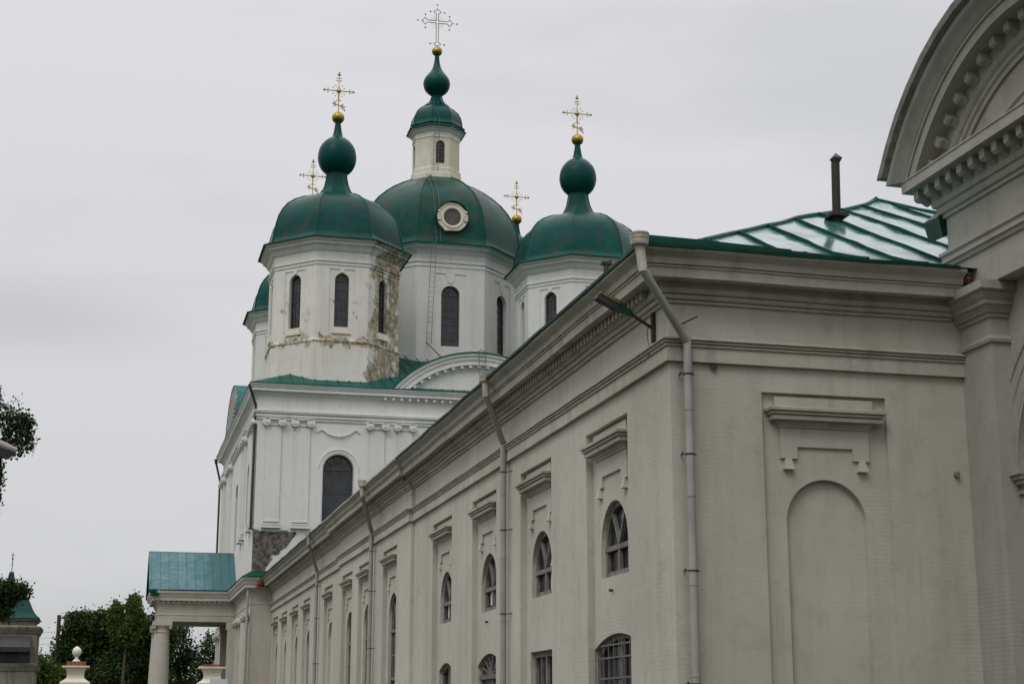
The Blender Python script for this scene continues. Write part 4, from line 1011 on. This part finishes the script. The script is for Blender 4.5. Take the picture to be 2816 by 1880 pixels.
colp.box(-.62, -.62, 7.65, .62, .62, 7.93)
for sx in (-1, 1):
    colp.tube((sx*.52, -.58, 7.56), (sx*.52, .58, 7.56), .11, n=12)
colo = local('porch_column', colp, M['near'], auto=40); place(colo, cat, (3.72, 107.98, 0))
dup(colo, cat, (3.72, 113.0, 0))
pp = MB(); pp.box(7.9, 112.98, 0, 8.39, 113.45, 7.7); pp.box(7.82, 112.9, 7.5, 8.39, 113.47, 7.93); pp.build('porch_pier', M['near'], cat)
pp = MB(); pp.box(7.95, 107.52, 0, 8.39, 108.0, 7.7); pp.box(7.85, 107.51, 7.45, 8.39, 108.05, 7.93)
pp.build('porch_pier', M['near'], cat)
# cathedral downpipes
dp = MB(); dp.tube((7.75, 95.5, 21.55), (8.25, 96.1, 20.4), .075, n=8); dp.tube((8.25, 96.12, 20.5), (8.22, 96.10, 12.8), .08, n=8); dp.build('dark_downpipe', M['dark'], cat)
dp = MB(); dp.tube((7.75, 124.3, 21.45), (7.8, 124.4, 21.1), .12, n=8); dp.tube((7.8, 124.4, 21.1), (8.15, 124.6, 19.8), .08, n=8); dp.tube((8.15, 124.6, 19.9), (8.15, 124.6, 10), .08, n=8); dp.build('far_downpipe', M['dark'], cat)
dp = MB(); dp.tube((8.18, 95.75, 9.8), (8.18, 95.85, .3), .08, n=8); dp.build('lower_downpipe', M['zinc'], cat)

# ================================================================== GATE CHAPEL, POSTS, POLE, BOARD
gt = thing('gate_chapel', 'small grubby gate tower with dark green tent roof and thin spire at left edge', 'gate tower', (-6.2, 112, 0))
gx, gy, hw = -6.2, 112.0, 2.0
m = MB()
m.T = FB(gy-hw); m.slab(rect(gx-hw, 0, gx+hw, 7.5), [arch(gx, 1.62, 5.15, 6.1, 12, .6)], 0, .5); m.T = Matrix(); m.box(gx-hw, gy-hw+.9, 0, gx+hw, gy+hw, 7.5); m.box(gx-hw+.001, gy-hw+.5, 0, gx-hw+.4, gy-hw+.9, 7.5); m.box(gx+hw-.4, gy-hw+.5, 0, gx+hw-.001, gy-hw+.9, 7.5)
m.build('wall', M['grubby'], gt)
m = MB(); sq = [(gx-hw, gy-hw), (gx-hw, gy+hw), (gx+hw, gy+hw), (gx+hw, gy-hw)]
for z, sc_ in ((7.15, 1), (4.75, .9), (3.4, .8)): m.sweep(sq, [(-.01, z), (.06*sc_, z), (.10*sc_, z+.1), (.20*sc_, z+.3), (.24*sc_, z+.42), (0, z+.5)], closed=True, wob=.02, step=.6)
m.sweep([(gx-1.8, gy-1.8), (gx-1.8, gy+1.8), (gx+1.8, gy+1.8), (gx+1.8, gy-1.8)], [(-.01, 7.6), (0, 7.6), (0, 7.95), (.12, 8.0), (.2, 8.15), (0, 8.17)], closed=True, wob=.02, step=.6)
m.build('cornice', M['grubby'], gt)
m = MB(); m.facets(gx, gy, [(2.06, 8.16), (1.95, 8.22), (1.68, 8.5), (1.42, 8.95), (1.2, 9.45), (1.02, 9.85), (.6, 10.1), (.30, 10.42), (.17, 10.9), (.10, 11.3)], n=4, ph=pi/4, ridge=.04); m.build('tent_roof', M['dome'], gt)
m = MB(); m.tube((gx, gy, 11.2), (gx, gy, 12.6), .03, n=5); m.sphere((gx, gy, 12.2), .07, 8); m.tube((gx-.14, gy, 12.42), (gx+.14, gy, 12.42), .02, n=4); m.tube((gx-.09, gy, 11.8), (gx+.09, gy, 11.8), .02, n=4); m.build('spire_cross', M['iron'], gt)
m = MB(); m.add([(gx-1.9, gy-hw-.7, 6.25), (gx+1.62, gy-hw-.7, 6.25), (gx+1.62, gy-hw-.02, 7.0), (gx-1.9, gy-hw-.02, 7.0), (gx-1.9, gy-hw-.7, 5.95), (gx+1.62, gy-hw-.7, 5.95)], [(0, 1, 2, 3), (0, 4, 5, 1), (0, 3, 4), (1, 5, 2), (4, 3, 2, 5)]); m.build('canopy', M['dark'], gt)
m = MB(); m.slab(rect(0, 0, 0.01, 0.01), [], 0, .01); m = MB(); m.box(gx-1.7, gy-hw+.45, 5.1, gx+1.7, gy-hw+.5, 6.8); m.build('opening_shade', M['opshade'], gt)  # dark panel stands in for the shade inside the arch

def gate_post(loc, label, ball):
    r = thing('gate_post', label, 'gate post', loc, 'gate posts of the churchyard fence'); x, y, _ = loc
    m = MB()
    m.box(x-.42, y-.42, 0, x+.42, y+.42, 2.7)
    m.lathe(x, y, [(.62*1.3, 2.7), (.66*1.3, 2.85), (.66*1.3, 3.15), (.50*1.3, 3.24), (.40*1.3, 3.32), (.37*1.3, 3.45), (.40*1.3, 3.62), (.46*1.3, 3.70), (.48*1.3, 3.74), (.66*1.2, 3.76), (.66*1.2, 3.82), (.1, 3.82)], 4, pi/4)
    m.build('post', M['yellowed'], r)
    m = MB(); m.box(x-.39, y-.39, 3.82, x+.39, y+.39, 4.0 if ball else 3.92); m.build('plinth', M['brick'], r)
    if ball:
        m = MB(); m.lathe(x, y, [(.16, 4.0), (.15, 4.05), (.07, 4.12), (.07, 4.2), (.12, 4.24), (.18, 4.33), (.19, 4.42), (.16, 4.52), (.09, 4.59), (.04, 4.62), (.001, 4.63)], 20); m.build('finial', M['far'], r, auto=50)
gate_post((-1.03, 70, 0), 'white moulded gate post with ball finial on red brick plinth, against dark trees', True)
gate_post((4.6, 70, 0), 'white moulded gate post without a finial, seen between the porch columns', False)
bd = thing('notice_board', 'pale blue board on posts beside the porch, only its top edge showing', 'notice board', (4.9, 68, 0))
m = MB(); m.box(4.38, 67.97, 2.1, 5.12, 68.0, 3.28); m.build('panel', M['board'], bd)
for x in (4.42, 5.08): m = MB(); m.box(x-.03, 68.0, 0, x+.03, 68.06, 3.2); m.build('post', M['frame'], bd)

up_ = thing('utility_pole', 'dark wooden utility pole with short insulator arms rising beside the trees', 'pole', (-3.97, 150, 0))
m = MB(); m.tube((-3.85, 150, 0), (-3.95, 150, 10.85), .20, .17, n=10); m.build('pole', M['wood'], up_)
m = MB()
for z in (10.55, 9.45): m.tube((-3.98, 149.9, z), (-3.45, 149.8, z+.02), .07, n=6); m.tube((-3.5, 149.8, z), (-3.5, 149.8, z+.22), .08, n=6)
m.build('insulator_arm', M['wood'], up_)
m = MB()
for z, dz in ((9.4, 0), (8.9, 0), (8.4, -.1)): m.chain([(-3.9-i*1.2, 150+i*.5, z-.35*sin(pi*i/10)+dz*i*.1) for i in range(11)], .014, 4)
m.build('wire', M['dark'], up_)

# street lamp at the left edge
sl2 = thing('street_lamp', 'grey street lamp head half out of frame under the birch leaves', 'street lamp', (-1.80, 26, 0))
m = MB(); m.tube((-1.815, 26, 0), (-1.815, 26, 5.66), .05, .035, n=10); m.build('pole', M['iron'], sl2)
m = MB(); m.tube((-2.2, 26, 5.99), (-1.50, 26.0, 5.76), .12, .05, n=12); m.build('lamp_shade', M['zinc'], sl2, auto=50)
m = MB(); m.add([(-2.2, 25.92, 5.86), (-2.2, 26.08, 5.86), (-1.52, 26.04, 5.72), (-1.52, 25.96, 5.72), (-2.2, 25.95, 5.74), (-2.2, 26.05, 5.74), (-1.62, 26.03, 5.62), (-1.62, 25.97, 5.62)], [(0, 1, 2, 3), (4, 7, 6, 5), (0, 3, 7, 4), (1, 5, 6, 2), (2, 6, 7, 3), (0, 4, 5, 1)]); m.build('lamp_body', M['dark'], sl2)

# ================================================================== TREES
rng = np.random.default_rng(5)
def leaf_mesh(name, centers, size, mat, parent, droop=0.0):
    n = len(centers)
    d = rng.normal(size=(n, 3)); d[:, 2] -= droop; d /= np.linalg.norm(d, axis=1)[:, None]
    e = rng.normal(size=(n, 3)); e -= (e*d).sum(1)[:, None]*d; e /= np.linalg.norm(e, axis=1)[:, None]
    s = size*rng.uniform(.6, 1.3, n)[:, None]
    v = np.stack([centers-d*s*.5, centers+e*s*.33, centers+d*s*.5, centers-e*s*.33], 1).reshape(-1, 3)
    off = np.array(absloc(parent)); v = v-off
    me = bpy.data.meshes.new(name); me.vertices.add(4*n); me.vertices.foreach_set('co', v.ravel())
    me.loops.add(4*n); me.loops.foreach_set('vertex_index', np.arange(4*n)); me.polygons.add(n)
    me.polygons.foreach_set('loop_start', np.arange(0, 4*n, 4)); me.update(calc_edges=True); me.materials.append(mat)
    o = bpy.data.objects.new(name, me); C.objects.link(o); o.parent = parent; return o
def crown_pts(blobs, per, clump, sub=9):
    out = []
    for bx_, by_, bz_, rx, ry, rz, wgt in blobs:
        nc = int(per*wgt)
        for _ in range(nc):
            d = rng.normal(size=3); d /= np.linalg.norm(d); rr = rng.uniform(.45, 1.0)**.6
            c = np.array([bx_, by_, bz_])+d*rr*np.array([rx, ry, rz])
            k = rng.integers(int(sub*.6), int(sub*1.4)+1)
            out.append(c+rng.normal(size=(k, 3))*clump*rng.uniform(.5, 1.2))
    return np.concatenate(out)
def tree(name, label, x, y, h, blobs, per, clump, leaf, mat, group=None, r=.22, sub=22, tmat='bark'):
    t = thing(name, label, 'tree', (x, y, 0), group)
    m = MB(); top = h*.72
    m.chain([(x, y, 0), (x+.08, y, h*.2), (x-.05, y+.05, h*.4), (x+.05, y, top)], [r, r*.8, r*.6, r*.25], 8)
    for bx_, by_, bz_, rx, ry, rz, wgt in blobs:
        z0 = min(top*.95, max(h*.25, bz_-rz*1.1)); p = Vector((x, y, z0)); q = Vector((bx_, by_, bz_+rz*.4)); mid_ = p.lerp(q, .5)+Vector((0, 0, -.2))
        m.chain([tuple(p), tuple(mid_), tuple(q)], [r*.4, r*.25, r*.08], 6)
    m.build('trunk', M[tmat], t, auto=50)
    leaf_mesh('crown', crown_pts(blobs, per, clump, sub), leaf, mat, t); return t
TG = 'trees behind the porch'
tree('broadleaf_tree', 'broad dark green tree with a rounded crown left of the porch roof', -.9, 150, 11.3,
     [(-1.6, 150, 7.8, 2.4, 2.5, 3.2, 1.3), (-3.0, 151, 6.0, 1.6, 2, 2.6, .8), (.3, 150.5, 8.4, 1.7, 2, 2.4, 1), (-1.2, 149.5, 4.2, 3.4, 2.5, 3.0, 1.8), (-3.9, 150, 4.2, 1.2, 1.5, 2.2, .7), (-2.2, 149, 9.8, 1.1, 1.2, 1.2, .4), (.2, 149, 9.6, 1.8, 1.5, 1.4, .9)], 420, .34, .28, M['leaf'], TG)
tree('maple_tree', 'maple with bright yellow green forked top against the sky beside the porch', 1.9, 144, 12.6,
     [(2.45, 144, 10.8, .6, .8, 1.6, .55), (1.0, 144, 10.7, .42, .6, 1.0, .3), (1.8, 144, 9.3, 1.2, 1.2, 1.3, .6), (3.0, 144, 10.3, .5, .5, .6, .2)], 420, .2, .26, M['leafl'], TG, sub=14)
tree('broadleaf_tree', 'dark bushy tree directly behind the near porch column', 2.6, 148, 10,
     [(4.6, 148, 8.8, 1.6, 1.8, 2.0, .8), (2.4, 148, 6.4, 2.6, 2.2, 3.0, 1.8), (3.9, 149, 7.4, 1.7, 1.8, 2.0, .7), (1.2, 147, 4.5, 2.8, 2.2, 3.0, 1.3), (4.4, 148, 4.0, 2.0, 2, 3.0, 1.2)], 380, .34, .28, M['leaf'], TG)
tree('broadleaf_tree', 'loose grey green tree with gaps of sky seen through the open porch', 7.6, 152, 10,
     [(6.2, 152, 8.2, 1.9, 1.6, 2.6, 1.1), (8.3, 153, 6.2, 1.6, 1.8, 2.2, .7), (6.8, 151, 3.6, 2.4, 2, 2.2, 1), (10.2, 153, 8.2, 1.2, 1.2, 1.6, .3), (9.6, 152, 4.0, 1.8, 1.8, 2, .7)], 250, .32, .28, M['leaf'], TG, sub=16)
tree('bush_tree', 'low green tree between the gate tower and the utility pole', -5.0, 146, 8,
     [(-5.3, 146, 5.7, .7, 1, 1.4, .4), (-4.6, 147, 4.6, 1.6, 1.6, 1.9, .7), (-6.3, 147, 3.6, 2, 2, 2.4, .9), (-2.8, 147, 4.0, 1.5, 1.5, 1.8, .7)], 190, .32, .34, M['leafl'], TG, sub=16)
tree('broadleaf_tree', 'dark leafy tree hanging over the gate tower roof at left edge', -7.6, 103, 11,
     [(-6.9, 103, 9.25, .95, 1, .75, .5), (-5.75, 103, 9.0, .55, .6, .5, .2), (-8.4, 103, 8.6, 2, 1.6, 2.0, 1), (-5.6, 102.8, 9.5, .7, .5, .35, .25), (-6.1, 103, 8.2, .55, .5, .6, .25), (-4.9, 103, 9.3, .3, .3, .3, .08), (-5.1, 102.8, 9.4, .35, .3, .35, .05), (-6.6, 103, 8.3, .6, .5, 1.0, .3), (-7.2, 103, 9.6, .9, .8, .7, .5)], 330, .2, .2, M['leaf'], r=.2, sub=14)
# birch with weeping twigs reaching into the frame
bt_ = thing('birch_tree', 'birch whose drooping leafy twigs hang into the left edge of the picture', 'tree', (-4.2, 28, 0))
m = MB(); m.chain([(-4.2, 28, 0), (-4.1, 28, 3), (-4.15, 28, 6), (-4.0, 28, 9), (-3.9, 28, 12)], [.18, .15, .12, .08, .03], 10)
limbs = [((-4.1, 28, 4.6), (-3.0, 27.2, 6.6), (-2.1, 26.6, 7.0)), ((-4.1, 28, 6), (-3.1, 27.4, 8.2), (-2.2, 27, 8.4)), ((-4.0, 28, 7.5), (-4.8, 28.6, 9.4), (-5.6, 29, 9.6)), ((-4.1, 28, 5.2), (-5.0, 27.6, 7), (-5.9, 27.4, 7)), ((-4, 28, 8.6), (-3.4, 28.2, 10.4), (-2.9, 28.4, 10.5)), ((-2.9, 27.15, 6.62), (-2.0, 26.35, 6.66), (-1.6, 26.25, 6.46)), ((-3.4, 27.4, 5.9), (-2.4, 26.5, 6.0), (-1.9, 26.15, 5.6))]
for l in limbs: m.chain(l, [.06, .035, .012], 6)
leaves = []
def twig(p0, dx, L, nl, sp=.05):
    p = np.array(p0, float); pts = [tuple(p)]; v = np.array([dx[0], dx[1], .15])
    for i in range(8):
        v = v*.72+np.array([0, 0, -.16]); p = p+v*L/1.6/2; pts.append(tuple(p))
        for _ in range(int(nl*.62)): leaves.append(p+rng.normal(size=3)*sp*1.15)
    m.chain([tuple(map(float, q)) for q in pts], [.011-.0008*i for i in range(9)], 4)
# twigs placed where they droop round the lamp head
for p0, dx, L, nl in [((-1.50, 26.2, 6.30), (.10, 0), .55, 24), ((-1.56, 26.2, 6.2), (.10, 0), .5, 24), ((-1.70, 26.2, 6.15), (.06, 0), .42, 24), ((-1.74, 26.1, 5.40), (.05, 0), .5, 30), ((-1.80, 26.1, 5.05), (.08, 0), .5, 34), ((-1.84, 26.1, 4.95), (.14, 0), .42, 30), ((-1.95, 26.2, 6.95), (.16, 0), .5, 16), ((-1.90, 26.2, 6.75), (.26, 0), .3, 16), ((-1.80, 26.3, 6.52), (.32, 0), .9, 24), ((-1.78, 26.2, 6.42), (.26, .05), .75, 28), ((-1.84, 26.3, 6.40), (.20, -.05), .7, 26), ((-1.90, 26.2, 6.40), (.12, 0), .8, 26), ((-1.95, 26.3, 6.55), (.14, .1), 1.0, 26),
                      ((-1.75, 26.2, 6.35), (.34, 0), .55, 22), ((-1.70, 26.3, 6.50), (.30, .05), .45, 7), ((-2.05, 26.3, 6.8), (.1, 0), 1.1, 20), ((-1.80, 26.1, 5.72), (.14, 0), .42, 30), ((-1.86, 26.1, 5.72), (.14, 0), .5, 26), ((-1.78, 26.15, 5.66), (.10, 0), .36, 26), ((-1.96, 26.1, 5.25), (.16, 0), .62, 26), ((-1.90, 26.1, 5.1), (.12, 0), .5, 26), ((-2.0, 26.2, 6.9), (.16, 0), 1.5, 16),
                      ((-1.46, 26.25, 6.36), (.30, .02), .55, 34), ((-1.42, 26.25, 6.34), (.34, .02), .5, 30), ((-1.60, 26.2, 6.3), (.30, 0), .45, 30), ((-1.62, 26.25, 6.42), (.30, .02), .7, 30), ((-1.55, 26.25, 6.40), (.34, .02), .62, 30), ((-1.48, 26.25, 6.40), (.30, .02), .66, 30), ((-1.7, 26.2, 6.3), (.2, 0), .5, 26), ((-1.6, 26.2, 6.64), (.35, 0), .3, 5), ((-2.0, 26.2, 5.25), (.2, 0), .7, 16)]: twig(p0, dx, L, nl, .036)
near_leaves, leaves = leaves, []
for l in limbs[:5]:
    for _ in range(110):
        t_ = rng.uniform(.3, 1); a_, b_ = (np.array(l[1]), np.array(l[2])) if t_ > .6 else (np.array(l[0]), np.array(l[1])); e = a_+(b_-a_)*rng.uniform(0, 1)
        p_ = (min(e[0]+rng.uniform(-1.3, .5), -2.6), e[1]+rng.uniform(-.9, .9), e[2]+rng.uniform(-.4, .6))
        twig(p_, (rng.uniform(-.25, .05), rng.uniform(-.2, .2)), rng.uniform(.6, 1.5), 11, .08)
m.build('trunk', M['birch'], bt_, auto=50)
leaf_mesh('crown', np.array(leaves+near_leaves), .062, M['leafb'], bt_, .6)

# unseen wood added behind the camera to darken reflections in the domes
wd = bpy.data.objects.new('added_woodland', None)
blobs = []
for i in range(70):
    x_ = -150+i*4.4+rng.uniform(-2, 2); h_ = rng.uniform(7, 11); y_ = -42+rng.uniform(-6, 6)
    blobs.append((x_, y_, h_*.95, 4.5, 3.5, h_*.95, 1))
pt = crown_pts(blobs, 60, 1.2, 14)
C.objects.link(wd); wob_ = leaf_mesh('added_woodland', pt, 1.7, M['leaf'], wd); wob_.parent = None; bpy.data.objects.remove(wd); wob_.name = 'added_woodland'; wob_['kind'] = 'stuff'; wob_['label'] = 'unseen wood added behind the camera for dark reflections'
